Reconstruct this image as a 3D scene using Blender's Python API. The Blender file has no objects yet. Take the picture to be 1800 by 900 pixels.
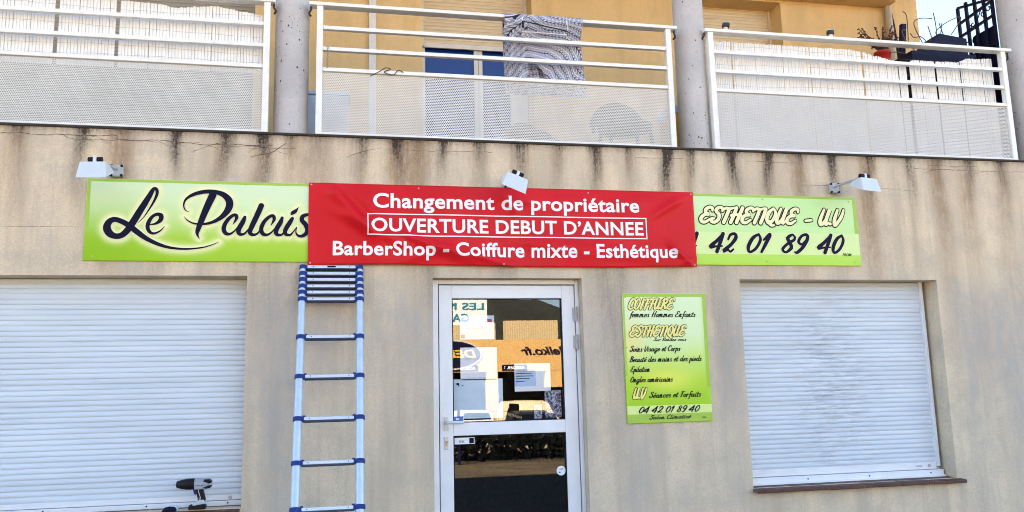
import bpy, math, random
import numpy as np
from mathutils import Vector, Matrix
R = math.radians
sc = bpy.context.scene
col = sc.collection

# ---------------------------------------------------------------- camera
cam_d = bpy.data.cameras.new('camera')
cam = bpy.data.objects.new('camera', cam_d)
col.objects.link(cam)
RIGHT = Vector((0.9800451, -0.19737769, -0.02352991))
UP = Vector((-0.00867206, -0.16071799, 0.98696227))
FWD = Vector((0.19858602, 0.96706348, 0.15922255))
m = Matrix((RIGHT, UP, -FWD)).transposed().to_4x4()
m.translation = Vector((0, -6.2, 1.42))
cam.matrix_world = m
cam_d.sensor_width = 36.0
cam_d.lens = 1450.0 / 1800.0 * 36.0
cam_d.clip_end = 2000
sc.camera = cam

# ---------------------------------------------------------------- sky, sun, exposure
SUN_EL, SUN_AZ = R(36), R(-46)          # azimuth from +Y (behind the shop), towards -X
wd = bpy.data.worlds.new('World')
sc.world = wd
wd.use_nodes = True
nt = wd.node_tree
sky = nt.nodes.new('ShaderNodeTexSky')
sky.sky_type = 'NISHITA'
sky.sun_disc = False
sky.sun_elevation = SUN_EL
sky.sun_rotation = SUN_AZ
sky.altitude = 60
sky.air_density = 0.8
sky.dust_density = 0.05
sky.ozone_density = 2.0
nt.links.new(sky.outputs[0], nt.nodes['Background'].inputs[0])
nt.nodes['Background'].inputs[1].default_value = 0.05
sun_d = bpy.data.lights.new('sun', 'SUN')
sun_d.energy = 5.0
sun_d.angle = R(0.5)
sun_d.color = (1.0, 0.93, 0.82)
sun = bpy.data.objects.new('sun', sun_d)
col.objects.link(sun)
sdir = Vector((math.sin(SUN_AZ) * math.cos(SUN_EL), math.cos(SUN_AZ) * math.cos(SUN_EL), math.sin(SUN_EL)))
sun.rotation_euler = sdir.to_track_quat('Z', 'Y').to_euler()
sun.location = (0, 0, 30)
sc.view_settings.view_transform = 'Standard'
sc.view_settings.look = 'None'
sc.view_settings.exposure = 3.85
sc.view_settings.use_white_balance = True        # camera set for open shade
sc.view_settings.white_balance_temperature = 7700
sc.view_settings.white_balance_tint = 10
sc.view_settings.gamma = 1.0
sc.render.engine = 'CYCLES'
sc.cycles.use_denoising = True
sc.cycles.filter_width = 1.0
sc.cycles.max_bounces = 10
sc.cycles.diffuse_bounces = 5
sc.cycles.transparent_max_bounces = 24
sc.cycles.caustics_reflective = False
sc.cycles.caustics_refractive = False

# ---------------------------------------------------------------- material helpers
class N:
    """thin wrapper for building node materials"""
    def __init__(s, name):
        s.m = bpy.data.materials.new(name)
        s.m.use_nodes = True
        s.t = s.m.node_tree
        s.b = s.t.nodes['Principled BSDF']
        s.o = s.t.nodes['Material Output']
    def put(s, sock, v):
        if v is None:
            return
        if isinstance(v, bpy.types.NodeSocket):
            s.t.links.new(v, sock)
        elif isinstance(v, (tuple, list)) and len(v) == 3 and sock.type == 'RGBA':
            sock.default_value = (*v, 1)
        else:
            sock.default_value = v
    def set(s, **k):
        for a, v in k.items():
            s.put(s.b.inputs[a.replace('_', ' ')], v)
        return s
    def math(s, op, a, b=None, c=None, clamp=False):
        n = s.t.nodes.new('ShaderNodeMath'); n.operation = op; n.use_clamp = clamp
        for i, v in enumerate((a, b, c)):
            s.put(n.inputs[i], v)
        return n.outputs[0]
    def pos(s):
        if not hasattr(s, '_p'):
            g = s.t.nodes.new('ShaderNodeNewGeometry')
            x = s.t.nodes.new('ShaderNodeSeparateXYZ')
            s.t.links.new(g.outputs['Position'], x.inputs[0])
            s._p = g.outputs['Position'], x.outputs[0], x.outputs[1], x.outputs[2]
        return s._p
    def scaled(s, sx, sy, sz):
        n = s.t.nodes.new('ShaderNodeVectorMath'); n.operation = 'MULTIPLY'
        s.put(n.inputs[0], s.pos()[0]); n.inputs[1].default_value = (sx, sy, sz)
        return n.outputs[0]
    def noise(s, scale, vec=None, detail=4, rough=.55, dist=0):
        n = s.t.nodes.new('ShaderNodeTexNoise')
        s.put(n.inputs['Vector'], vec or s.pos()[0])
        n.inputs['Scale'].default_value = scale; n.inputs['Detail'].default_value = detail
        n.inputs['Roughness'].default_value = rough; n.inputs['Distortion'].default_value = dist
        return n.outputs['Fac']
    def voro(s, scale, vec=None, feature='F1'):
        n = s.t.nodes.new('ShaderNodeTexVoronoi'); n.feature = feature
        s.put(n.inputs['Vector'], vec or s.pos()[0]); n.inputs['Scale'].default_value = scale
        return n
    def ramp(s, f, stops, interp='LINEAR'):
        n = s.t.nodes.new('ShaderNodeValToRGB'); n.color_ramp.interpolation = interp
        e = n.color_ramp.elements
        while len(e) < len(stops):
            e.new(0.5)
        for q, (p, c) in zip(e, stops):
            q.position = p; q.color = (*c, 1) if isinstance(c, (tuple, list)) else (c, c, c, 1)
        s.put(n.inputs[0], f)
        return n.outputs[0]
    def rng(s, v, a, b, c=0., d=1.):
        n = s.t.nodes.new('ShaderNodeMapRange'); n.clamp = True
        for i, q in enumerate((v, a, b, c, d)):
            s.put(n.inputs[i], q)
        return n.outputs[0]
    def mix(s, f, a, b, mode='MIX'):
        n = s.t.nodes.new('ShaderNodeMix'); n.data_type = 'RGBA'; n.blend_type = mode
        s.put(n.inputs[0], f); s.put(n.inputs[6], a); s.put(n.inputs[7], b)
        return n.outputs[2]
    def bump(s, h, strength=.3, dist=.01):
        n = s.t.nodes.new('ShaderNodeBump')
        n.inputs['Strength'].default_value = strength; n.inputs['Distance'].default_value = dist
        s.put(n.inputs['Height'], h)
        s.put(s.b.inputs['Normal'], n.outputs[0])
        return s
    def attr(s, name):
        n = s.t.nodes.new('ShaderNodeAttribute'); n.attribute_name = name
        return n.outputs['Fac']
    def node(s, ty):
        return s.t.nodes.new(ty)

def plain(name, c, rough=.5, metal=0., var=.12, scale=9., bump=0., bscale=80., spec=.5):
    """one colour with uneven wear, so nothing is perfectly flat"""
    n = N(name)
    f = n.noise(scale, detail=5)
    lo = tuple(q * (1 - var) for q in c); hi = tuple(min(1, q * (1 + var * .6)) for q in c)
    n.set(Base_Color=n.ramp(f, [(.3, lo), (.7, hi)]), Roughness=n.rng(n.noise(scale * 3), .3, .7, rough * .85, min(1, rough * 1.15)), Metallic=metal)
    n.b.inputs['Specular IOR Level'].default_value = spec
    if bump:
        n.bump(n.noise(bscale, detail=3), bump, .004)
    return n.m

# stucco of the shop front: mottled beige render with run-off stains, and grey grime with painted shade low down, held in the mesh attributes
def stucco(name, a, b, stains=True, grain=1.0):
    n = N(name)
    base = n.ramp(n.noise(1.1, detail=6, rough=.6), [(.32, a), (.68, b)])
    streak = n.noise(1., n.scaled(5.5, 1, .55), detail=5, rough=.6)
    base = n.mix(n.rng(streak, .44, .66, 0, .6 * grain), base, (b[0] * .62, b[1] * .62, b[2] * .64))
    base = n.mix(n.rng(n.noise(1., n.scaled(3.1, 1, .4), detail=4), .52, .74, 0, .35), base, (a[0] * 1.08, a[1] * 1.0, a[2] * .88))
    blot = n.noise(3.2, detail=8, rough=.7)
    base = n.mix(n.rng(blot, .46, .63, 0, .6 * grain), base, (b[0] * .7, b[1] * .74, b[2] * .82))
    grainv = n.noise(150, detail=3, rough=.7)
    base = n.mix(n.rng(grainv, .35, .65, 0, .30 * grain), base, (b[0] * .6, b[1] * .58, b[2] * .55))
    base = n.mix(n.rng(n.noise(85, detail=3, rough=.85), .44, .70, 0, .5 * grain), base, (b[0] * .55, b[1] * .53, b[2] * .52))
    base = n.mix(n.rng(n.noise(1., n.scaled(16, 1, .8), detail=5, rough=.7), .52, .7, 0, .38 * grain), base, (b[0] * .6, b[1] * .59, b[2] * .58))
    base = n.mix(n.rng(n.noise(38, detail=7, rough=.95), .46, .66, 0, .38 * grain), base, (b[0] * .6, b[1] * .57, b[2] * .55))
    base = n.mix(n.rng(n.noise(26, detail=5, rough=.75), .54, .72, 0, .28 * grain), base, (b[0] * .62, b[1] * .6, b[2] * .6))
    if stains:
        br = n.noise(26, n.scaled(1, 1, .3), detail=7, rough=.8)
        d = n.math('MULTIPLY', n.attr('rust'), n.rng(br, .34, .64, .2, 1.15))
        base = n.mix(n.math('MINIMUM', d, .8), base, (.36, .225, .125))
        base = n.mix(n.math('MULTIPLY', n.attr('grime_shade'), n.rng(n.noise(9, n.scaled(1, 1, .4), detail=7, rough=.7), .3, .65, .25, .85)), base, (.41, .39, .365))  # lower-wall grime and painted shade mixed in as grey
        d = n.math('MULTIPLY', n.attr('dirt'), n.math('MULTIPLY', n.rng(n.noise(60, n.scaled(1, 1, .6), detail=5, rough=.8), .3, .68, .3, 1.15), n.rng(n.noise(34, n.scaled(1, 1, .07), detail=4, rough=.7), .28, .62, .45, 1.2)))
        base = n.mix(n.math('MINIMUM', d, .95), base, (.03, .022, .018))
    n.set(Base_Color=base, Roughness=.92)
    n.b.inputs['Specular IOR Level'].default_value = .2
    n.bump(n.math('ADD', n.noise(120, detail=4, rough=.7), n.math('MULTIPLY', n.noise(18, detail=3), .8)), .55, .006)
    return n.m

M = {}
M['stucco'] = stucco('beige_stucco', (.90, .745, .53), (.74, .61, .455))
M['ochre'] = stucco('ochre_render', (.74, .52, .27), (.68, .47, .235), stains=False, grain=.5)
M['crack'] = plain('crack_dark', (.07, .05, .038), .95)
M['grime'] = plain('slab_grime', (.035, .028, .024), .95, var=.5, scale=14)
M['white_metal'] = plain('white_lacquered_steel', (.78, .77, .73), .42, var=.10, scale=14)
M['alu_white'] = plain('white_aluminium', (.74, .77, .80), .38, var=.06, scale=6)
M['black'] = plain('black_plastic', (.007, .007, .009), .5, spec=.2)
M['blackish'] = plain('dark_rubber', (.03, .03, .034), .7)
M['grey'] = plain('grey_cast', (.42, .43, .44), .5)
M['lampwhite'] = plain('lamp_white', (.58, .64, .68), .35, var=.05)
M['terracotta'] = plain('terracotta_tile', (.085, .028, .018), .6, var=.35, scale=11, bump=.2, bscale=60)
M['mortar'] = plain('tile_joint', (.14, .10, .08), .9)
M['trimwhite'] = plain('grey_white_pvc', (.62, .60, .56), .5)
M['floor_tile'] = plain('terrace_tile', (.13, .11, .095), .7)
M['interior'] = plain('dark_interior', (.012, .012, .012), .9)
M['paper'] = plain('white_paper', (.80, .82, .84), .7, var=.03)
M['papblue'] = plain('pale_blue_paper', (.58, .71, .82), .6, var=.12, scale=5)
M['ink'] = plain('dark_ink', (.012, .014, .022), .7, spec=.05)
M['navy'] = plain('navy_print', (.006, .007, .028), .5, var=.1, spec=.08)
M['letter_white'] = plain('white_vinyl', (.86, .87, .90), .5, var=.02, spec=.2)
M['cream'] = plain('cream_print', (.86, .82, .48), .5, var=.03, spec=.2)
M['greenline'] = plain('green_border_print', (.33, .53, .05), .45, var=.06)
M['blue_plastic'] = plain('blue_plastic', (.006, .035, .20), .5, spec=.25)
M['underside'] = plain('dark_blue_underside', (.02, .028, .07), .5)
M['darkmetal'] = plain('dark_blue_iron', (.005, .006, .026), .55, spec=.15)
M['red_pot'] = plain('red_plastic', (.42, .02, .015), .5)
M['dry'] = plain('dry_red_plant', (.11, .03, .025), .8)
M['twig'] = plain('dry_twig', (.09, .07, .06), .85)
M['wire'] = plain('wire', (.20, .19, .19), .6)
M['paleblue'] = plain('pale_blue_panel', (.42, .52, .66), .55)
M['yellow'] = plain('yellow_plastic', (.62, .36, .03), .5)
M['chair'] = plain('brown_plastic', (.17, .15, .125), .6)
M['pvc_white'] = plain('cool_white_pvc', (.78, .79, .79), .55, var=.07, scale=16)

def concrete():
    n = N('pitted_concrete')
    base = n.ramp(n.noise(2.2, detail=7, rough=.65), [(.3, (.40, .385, .385)), (.7, (.56, .54, .53))])
    base = n.mix(n.rng(n.noise(60, detail=4), .45, .7, 0, .3), base, (.34, .33, .33))
    v = n.voro(17, n.scaled(1, 1, .8)).outputs['Distance']
    pit = n.math('MULTIPLY', n.rng(v, .09, .14, 1, 0), n.rng(n.noise(5), .47, .52, 0, 1))
    v2 = n.voro(41).outputs['Distance']
    pit2 = n.math('MULTIPLY', n.rng(v2, .12, .18, 1, 0), n.rng(n.noise(7, detail=2), .55, .6, 0, 1))
    p = n.math('MAXIMUM', pit, pit2)
    base = n.mix(p, base, (.06, .055, .05))
    n.set(Base_Color=base, Roughness=.85)
    n.bump(n.math('SUBTRACT', n.noise(90), n.math('MULTIPLY', p, 3.)), .35, .005)
    return n.m
M['concrete'] = concrete()

def perforated():
    """sheet metal with staggered round holes, cut as true openings"""
    n = N('perforated_white_sheet')
    _, x, y, z = n.pos()
    p, r = .0150, .0049
    q = p * 1.732
    def cell(off):
        u = n.math('SUBTRACT', n.math('FRACT', n.math('ADD', n.math('DIVIDE', x, p), 100 + off)), .5)
        v = n.math('SUBTRACT', n.math('FRACT', n.math('ADD', n.math('DIVIDE', z, q), 100 + off)), .5)
        u = n.math('MULTIPLY', u, p); v = n.math('MULTIPLY', v, q)
        return n.math('SQRT', n.math('ADD', n.math('MULTIPLY', u, u), n.math('MULTIPLY', v, v)))
    d = n.math('MINIMUM', cell(0), cell(.5))
    hole = n.math('LESS_THAN', d, r)
    n.set(Base_Color=n.ramp(n.noise(6, detail=5), [(.3, (.64, .62, .58)), (.7, (.72, .70, .66))]), Roughness=.45)
    tr = n.node('ShaderNodeBsdfTransparent'); mx = n.node('ShaderNodeMixShader')
    n.put(mx.inputs[0], hole); n.put(mx.inputs[1], n.b.outputs[0]); n.put(mx.inputs[2], tr.outputs[0])
    n.put(n.o.inputs[0], mx.outputs[0])
    return n.m
M['perf'] = perforated()

def shutter_mat(name, c, grime=None):
    n = N(name)
    base = n.ramp(n.noise(1.0, n.scaled(1.2, 1, 9), detail=5), [(.3, tuple(q * .9 for q in c)), (.7, tuple(min(1, q * 1.06) for q in c))])
    if grime:
        cx, cz, wx, wz = grime
        _, x, y, z = n.pos()
        g = n.math('ADD', n.math('POWER', n.math('DIVIDE', n.math('SUBTRACT', x, cx), wx), 2.),
                   n.math('POWER', n.math('DIVIDE', n.math('SUBTRACT', z, cz), wz), 2.))
        g = n.math('POWER', 2.718, n.math('MULTIPLY', g, -1.))
        nz = n.rng(n.noise(1., n.scaled(5, 1, 52.6), detail=8, rough=.78, dist=.25), .45, .68, 0, 1)
        base = n.mix(n.math('MULTIPLY', n.math('MULTIPLY', g, nz), .75), base, (.17, .17, .19))
    dirt = n.rng(n.noise(1., n.scaled(2, 1, 30), detail=6, rough=.7), .55, .8, 0, .25)
    base = n.mix(dirt, base, (.35, .35, .35))
    n.set(Base_Color=base, Roughness=.42)
    return n.m
M['shutter_clean'] = shutter_mat('cool_white_shutter', (.62, .68, .73))
M['shutter_worn'] = shutter_mat('stained_white_shutter', (.62, .68, .74), (4.03, 1.35, .42, .95))
M['shutter_cream'] = shutter_mat('cream_shutter', (.60, .50, .35))
M['shutter_grey'] = shutter_mat('grey_shutter', (.30, .29, .27))

def glass(name, ior, tint=(1, 1, 1)):
    n = N(name)
    f = n.node('ShaderNodeFresnel'); ge = n.node('ShaderNodeNewGeometry')
    n.put(f.inputs[0], n.rng(ge.outputs['Backfacing'], 0., 1., ior, 1 / ior))
    g = n.node('ShaderNodeBsdfGlossy'); g.inputs['Roughness'].default_value = 0.0
    g.inputs['Color'].default_value = (1, 1, 1, 1)
    t = n.node('ShaderNodeBsdfTransparent'); t.inputs[0].default_value = (*tint, 1)
    mx = n.node('ShaderNodeMixShader')
    n.put(mx.inputs[0], f.outputs[0]); n.put(mx.inputs[1], t.outputs[0]); n.put(mx.inputs[2], g.outputs[0])
    n.put(n.o.inputs[0], mx.outputs[0])
    n.t.nodes.remove(n.b)
    return n.m
M['glass'] = glass('door_glass', 1.56)
M['blueglass'] = N('dark_window_glass').set(Base_Color=(.002, .03, .19), Roughness=.03, IOR=1.5).m  # blue stands in for reflected sky, put into the base colour

def red_banner():
    n = N('red_pvc_banner')
    n.set(Base_Color=n.ramp(n.noise(2.5, detail=5), [(.3, (.60, .010, .016)), (.7, (.68, .016, .024))]), Roughness=.40)
    n.b.inputs['Specular IOR Level'].default_value = .14
    n.bump(n.noise(260, detail=1), .08, .002)
    return n.m
M['red'] = red_banner()

def sign_print(name, z0, z1, stops, yellow=None, halo=False):
    """printed gradient of the green signs, in the sign's own height"""
    n = N(name)
    _, x, y, z = n.pos()
    f = n.rng(n.math('ADD', z, n.math('MULTIPLY', n.math('SUBTRACT', n.noise(2.2, detail=2), .5), .10 * (z1 - z0))), z0, z1)
    base = n.ramp(f, stops)
    for (cx, cz, rx, rz, c, k) in (yellow or []):
        g = n.math('ADD', n.math('POWER', n.math('DIVIDE', n.math('SUBTRACT', x, cx), rx), 2.),
                   n.math('POWER', n.math('DIVIDE', n.math('SUBTRACT', z, cz), rz), 2.))
        base = n.mix(n.math('MULTIPLY', n.math('POWER', 2.718, n.math('MULTIPLY', g, -1.)), k), base, c)
    if halo:
        base = n.mix(n.math('MULTIPLY', n.attr('fade'), .9), base, n.ramp(n.attr('fade'), [(.2, (.80, .80, .34)), (1., (.86, .87, .50))]))
    n.set(Base_Color=base, Roughness=.30)
    n.b.inputs['Specular IOR Level'].default_value = .25
    return n.m
SIGN_STOPS = [(0., (.33, .57, .03)), (.25, (.40, .63, .05)), (.5, (.56, .76, .30)), (.75, (.66, .80, .48)), (1., (.66, .79, .52))]
SIGN_SPOTS = [(-1.75, 2.40, .55, .35, (.25, .48, .01), .9), (3.7, 2.82, 1.0, .5, (.52, .79, .32), .95)]
M['sign'] = sign_print('green_sign_print', 2.39, 2.96, SIGN_STOPS, SIGN_SPOTS)
M['signhalo'] = sign_print('green_sign_print_with_glow', 2.39, 2.96, SIGN_STOPS, SIGN_SPOTS, True)
M['signband'] = sign_print('yellow_green_band', 2.4, 2.7, [(0., (.66, .80, .30)), (1., (.64, .80, .36))])
M['signfoot'] = sign_print('green_foot_band', 2.38, 2.48, [(0., (.40, .68, .05)), (1., (.45, .71, .10))])
M['menu'] = sign_print('green_menu_print', 1.15, 2.14, [(0., (.30, .58, .02)), (.32, (.38, .64, .04)), (.5, (.54, .75, .20)), (.68, (.66, .81, .46)), (1., (.66, .81, .50))],
                       [(2.50, 1.47, .22, .09, (.74, .78, .12), .9), (2.2, 1.78, .12, .14, (.80, .70, .25), .8), (2.85, 1.8, .03, .9, (.36, .66, .05), .8)])
M['menuband'] = sign_print('pale_menu_band', 1.2, 1.27, [(0., (.66, .80, .28)), (1., (.66, .80, .28))])

def asphalt():
    n = N('asphalt')
    base = n.ramp(n.noise(.7, detail=8, rough=.65), [(.3, (.03, .028, .026)), (.7, (.05, .045, .04))])
    base = n.mix(n.rng(n.noise(90, detail=3), .4, .7, 0, .5), base, (.05, .045, .042))
    n.set(Base_Color=base, Roughness=.9); n.bump(n.noise(80, detail=4), .5, .01)
    return n.m
M['asphalt'] = asphalt()
M['pavement'] = plain('pale_pavement', (.36, .32, .27), .9, var=.2, scale=3, bump=.3)
M['lot'] = plain('dusty_lot', (.34, .26, .17), .95, var=.3, scale=.8, bump=.4)

# ---------------------------------------------------------------- mesh helpers
def wloc(o):
    v = Vector((0, 0, 0))
    while o is not None:
        v += o.location; o = o.parent
    return v

def catmull(pts, n=6):
    out = []
    L = len(pts)
    for i in range(L - 1):
        p0 = pts[max(i - 1, 0)]; p1 = pts[i]; p2 = pts[i + 1]; p3 = pts[min(i + 2, L - 1)]
        for k in range(n):
            t = k / n
            out.append(tuple(.5 * (2 * b + (c - a) * t + (2 * a - 5 * b + 4 * c - d) * t * t + (3 * b - a - 3 * c + d) * t ** 3)
                             for a, b, c, d in zip(p0, p1, p2, p3)))
    out.append(tuple(pts[-1]))
    return out

class MB:
    """collects shapes (in world metres) and links them as ONE mesh object"""
    def __init__(s):
        s.v, s.f, s.mi, s.sm, s.cur, s.fade = [], [], [], [], 0, None
    def add(s, vs, fs, smooth=False):
        k = len(s.v); s.v += [tuple(v) for v in vs]
        for f in fs:
            s.f.append(tuple(i + k for i in f)); s.mi.append(s.cur); s.sm.append(smooth)
        return s
    def quad(s, a, b, c, d):
        return s.add([a, b, c, d], [(0, 1, 2, 3)])
    def box(s, x0, x1, y0, y1, z0, z1, mt=None):
        vs = [Vector((x, y, z)) for z in (z0, z1) for y in (y0, y1) for x in (x0, x1)]
        if mt is not None:
            vs = [mt @ v for v in vs]
        return s.add(vs, [(0, 2, 3, 1), (4, 5, 7, 6), (0, 1, 5, 4), (2, 6, 7, 3), (0, 4, 6, 2), (1, 3, 7, 5)])
    def tube(s, pts, r, n=10, caps=True):
        pts = [Vector(p) for p in pts]
        rs = r if isinstance(r, (list, tuple)) else [r] * len(pts)
        rings = []
        up = None
        for i, p in enumerate(pts):
            d = (pts[min(i + 1, len(pts) - 1)] - pts[max(i - 1, 0)])
            if d.length < 1e-9:
                d = Vector((0, 0, 1))
            d.normalize()
            if up is None:
                up = Vector((0, 0, 1)) if abs(d.z) < .9 else Vector((1, 0, 0))
            a = d.cross(up)
            if a.length < 1e-6:
                a = d.cross(Vector((0, 1, 0)))
            a.normalize(); b = a.cross(d); up = b
            rings.append([p + (a * math.cos(2 * math.pi * k / n) + b * math.sin(2 * math.pi * k / n)) * rs[i] for k in range(n)])
        vs = [v for q in rings for v in q]
        fs = [(i * n + k, i * n + (k + 1) % n, (i + 1) * n + (k + 1) % n, (i + 1) * n + k) for i in range(len(pts) - 1) for k in range(n)]
        s.add(vs, fs, True)
        if caps:
            s.add(rings[0], [tuple(range(n))]); s.add(rings[-1], [tuple(reversed(range(n)))])
        return s
    def prism(s, poly, y0, y1, mt=None):
        """polygon in x,z extruded from y0 to y1"""
        n = len(poly)
        vs = [Vector((x, y0, z)) for x, z in poly] + [Vector((x, y1, z)) for x, z in poly]
        if mt is not None:
            vs = [mt @ v for v in vs]
        fs = [tuple(range(n)), tuple(reversed(range(n, 2 * n)))] + [(i, i + n, (i + 1) % n + n, (i + 1) % n) for i in range(n)]
        return s.add(vs, fs)
    def ribbon(s, pts, y, grow=0., step=1e-5, sub=6, pos=None):
        """brush stroke on a flat sign facing -Y; pts are (x, z, width)"""
        q = catmull(pts, sub)
        n = len(q)
        vs, fs = [], []
        P = pos or (lambda x, z, yy: (x, yy, z))
        def nrm(i):
            a, b = q[max(i - 1, 0)], q[min(i + 1, n - 1)]
            dx, dz = b[0] - a[0], b[1] - a[1]
            l = math.hypot(dx, dz) or 1
            return -dz / l, dx / l
        for i, (x, z, w) in enumerate(q):
            nx, nz = nrm(i); h = max(w, .0006) / 2 + grow
            vs += [P(x + nx * h, z + nz * h, y - i * step), P(x - nx * h, z - nz * h, y - i * step)]
        fs = [(2 * i, 2 * i + 2, 2 * i + 3, 2 * i + 1) for i in range(n - 1)]
        s.add(vs, fs)
        for i in (0, n - 1):
            x, z, w = q[i]; h = max(w, .0006) / 2 + grow
            s.add([P(x + math.cos(a * math.pi / 5) * h, z + math.sin(a * math.pi / 5) * h, y - i * step - (5e-6 if i else -5e-6)) for a in range(10)], [tuple(range(10))])
        return s
    def build(s, name, mats, parent=None, loc=None, bevel=0., attrs=None, seg=2):
        me = bpy.data.meshes.new(name)
        base = wloc(parent) + (Vector(loc) if loc else Vector((0, 0, 0)))
        me.from_pydata([(v[0] - base.x, v[1] - base.y, v[2] - base.z) for v in s.v], [], s.f)
        for mm in (mats if isinstance(mats, (list, tuple)) else [mats]):
            me.materials.append(mm)
        me.polygons.foreach_set('material_index', s.mi)
        me.polygons.foreach_set('use_smooth', s.sm)
        at = dict(attrs or {})
        if s.fade:
            at['fade'] = s.fade
        for k, vals in at.items():
            a = me.attributes.new(k, 'FLOAT', 'POINT'); a.data.foreach_set('value', vals)
        me.update()
        o = bpy.data.objects.new(name, me)
        col.objects.link(o)
        if parent:
            o.parent = parent
        if loc:
            o.location = loc
        if bevel:
            b = o.modifiers.new('bevel', 'BEVEL'); b.width = bevel; b.segments = seg; b.limit_method = 'ANGLE'; b.angle_limit = R(40)
        return o

def tag(o, label, cat, group=None, kind=None):
    if label: o['label'] = label
    if cat: o['category'] = cat
    if group: o['group'] = group
    if kind: o['kind'] = kind
    return o

def thing(name, loc, label, cat, group=None):
    o = bpy.data.objects.new(name, None); col.objects.link(o)
    o.location = loc; o.empty_display_size = .1
    return tag(o, label, cat, group)

def structure(o):
    o['kind'] = 'structure'; return o

FONT = bpy.data.fonts.load('<builtin>')
def lettering(body, box, y, offset=0., shear=0., pos=None, flip=False, space=1.0):
    """plain lettering fitted to box (x0, x1, z0, z1), as vertices and faces; flip = faces +Y"""
    cu = bpy.data.curves.new('t', 'FONT'); cu.font = FONT; cu.body = body; cu.offset = offset
    cu.space_character = space; cu.shear = shear; cu.resolution_u = 4
    o = bpy.data.objects.new('t', cu); col.objects.link(o)
    bpy.context.view_layer.update()
    me = bpy.data.meshes.new_from_object(o.evaluated_get(bpy.context.evaluated_depsgraph_get()))
    vs = [tuple(v.co) for v in me.vertices]; fs = [tuple(p.vertices) for p in me.polygons]
    if pos:
        import bmesh
        bm = bmesh.new(); bm.from_mesh(me)
        bmesh.ops.triangulate(bm, faces=bm.faces)
        for _ in range(4):
            lg = [e_ for e_ in bm.edges if e_.calc_length() > .11]
            if not lg: break
            bmesh.ops.subdivide_edges(bm, edges=lg, cuts=1)
            bmesh.ops.triangulate(bm, faces=bm.faces)
        bm.verts.index_update()
        vs = [tuple(v.co) for v in bm.verts]; fs = [tuple(v.index for v in f.verts) for f in bm.faces]; bm.free()
    bpy.data.objects.remove(o); bpy.data.curves.remove(cu); bpy.data.meshes.remove(me)
    xs = [v[0] for v in vs]; zs = [v[1] for v in vs]
    x0, x1, z0, z1 = box
    a, b, c, d = min(xs), max(xs), min(zs), max(zs)
    P = pos or (lambda x, z, yy: (x, yy, z))
    out = []
    for v in vs:
        u = (v[0] - a) / (b - a); w = (v[1] - c) / (d - c)
        out.append(P(x0 + (x1 - x0) * (1 - u if flip else u), z0 + (z1 - z0) * w, y))
    return out, fs

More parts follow.
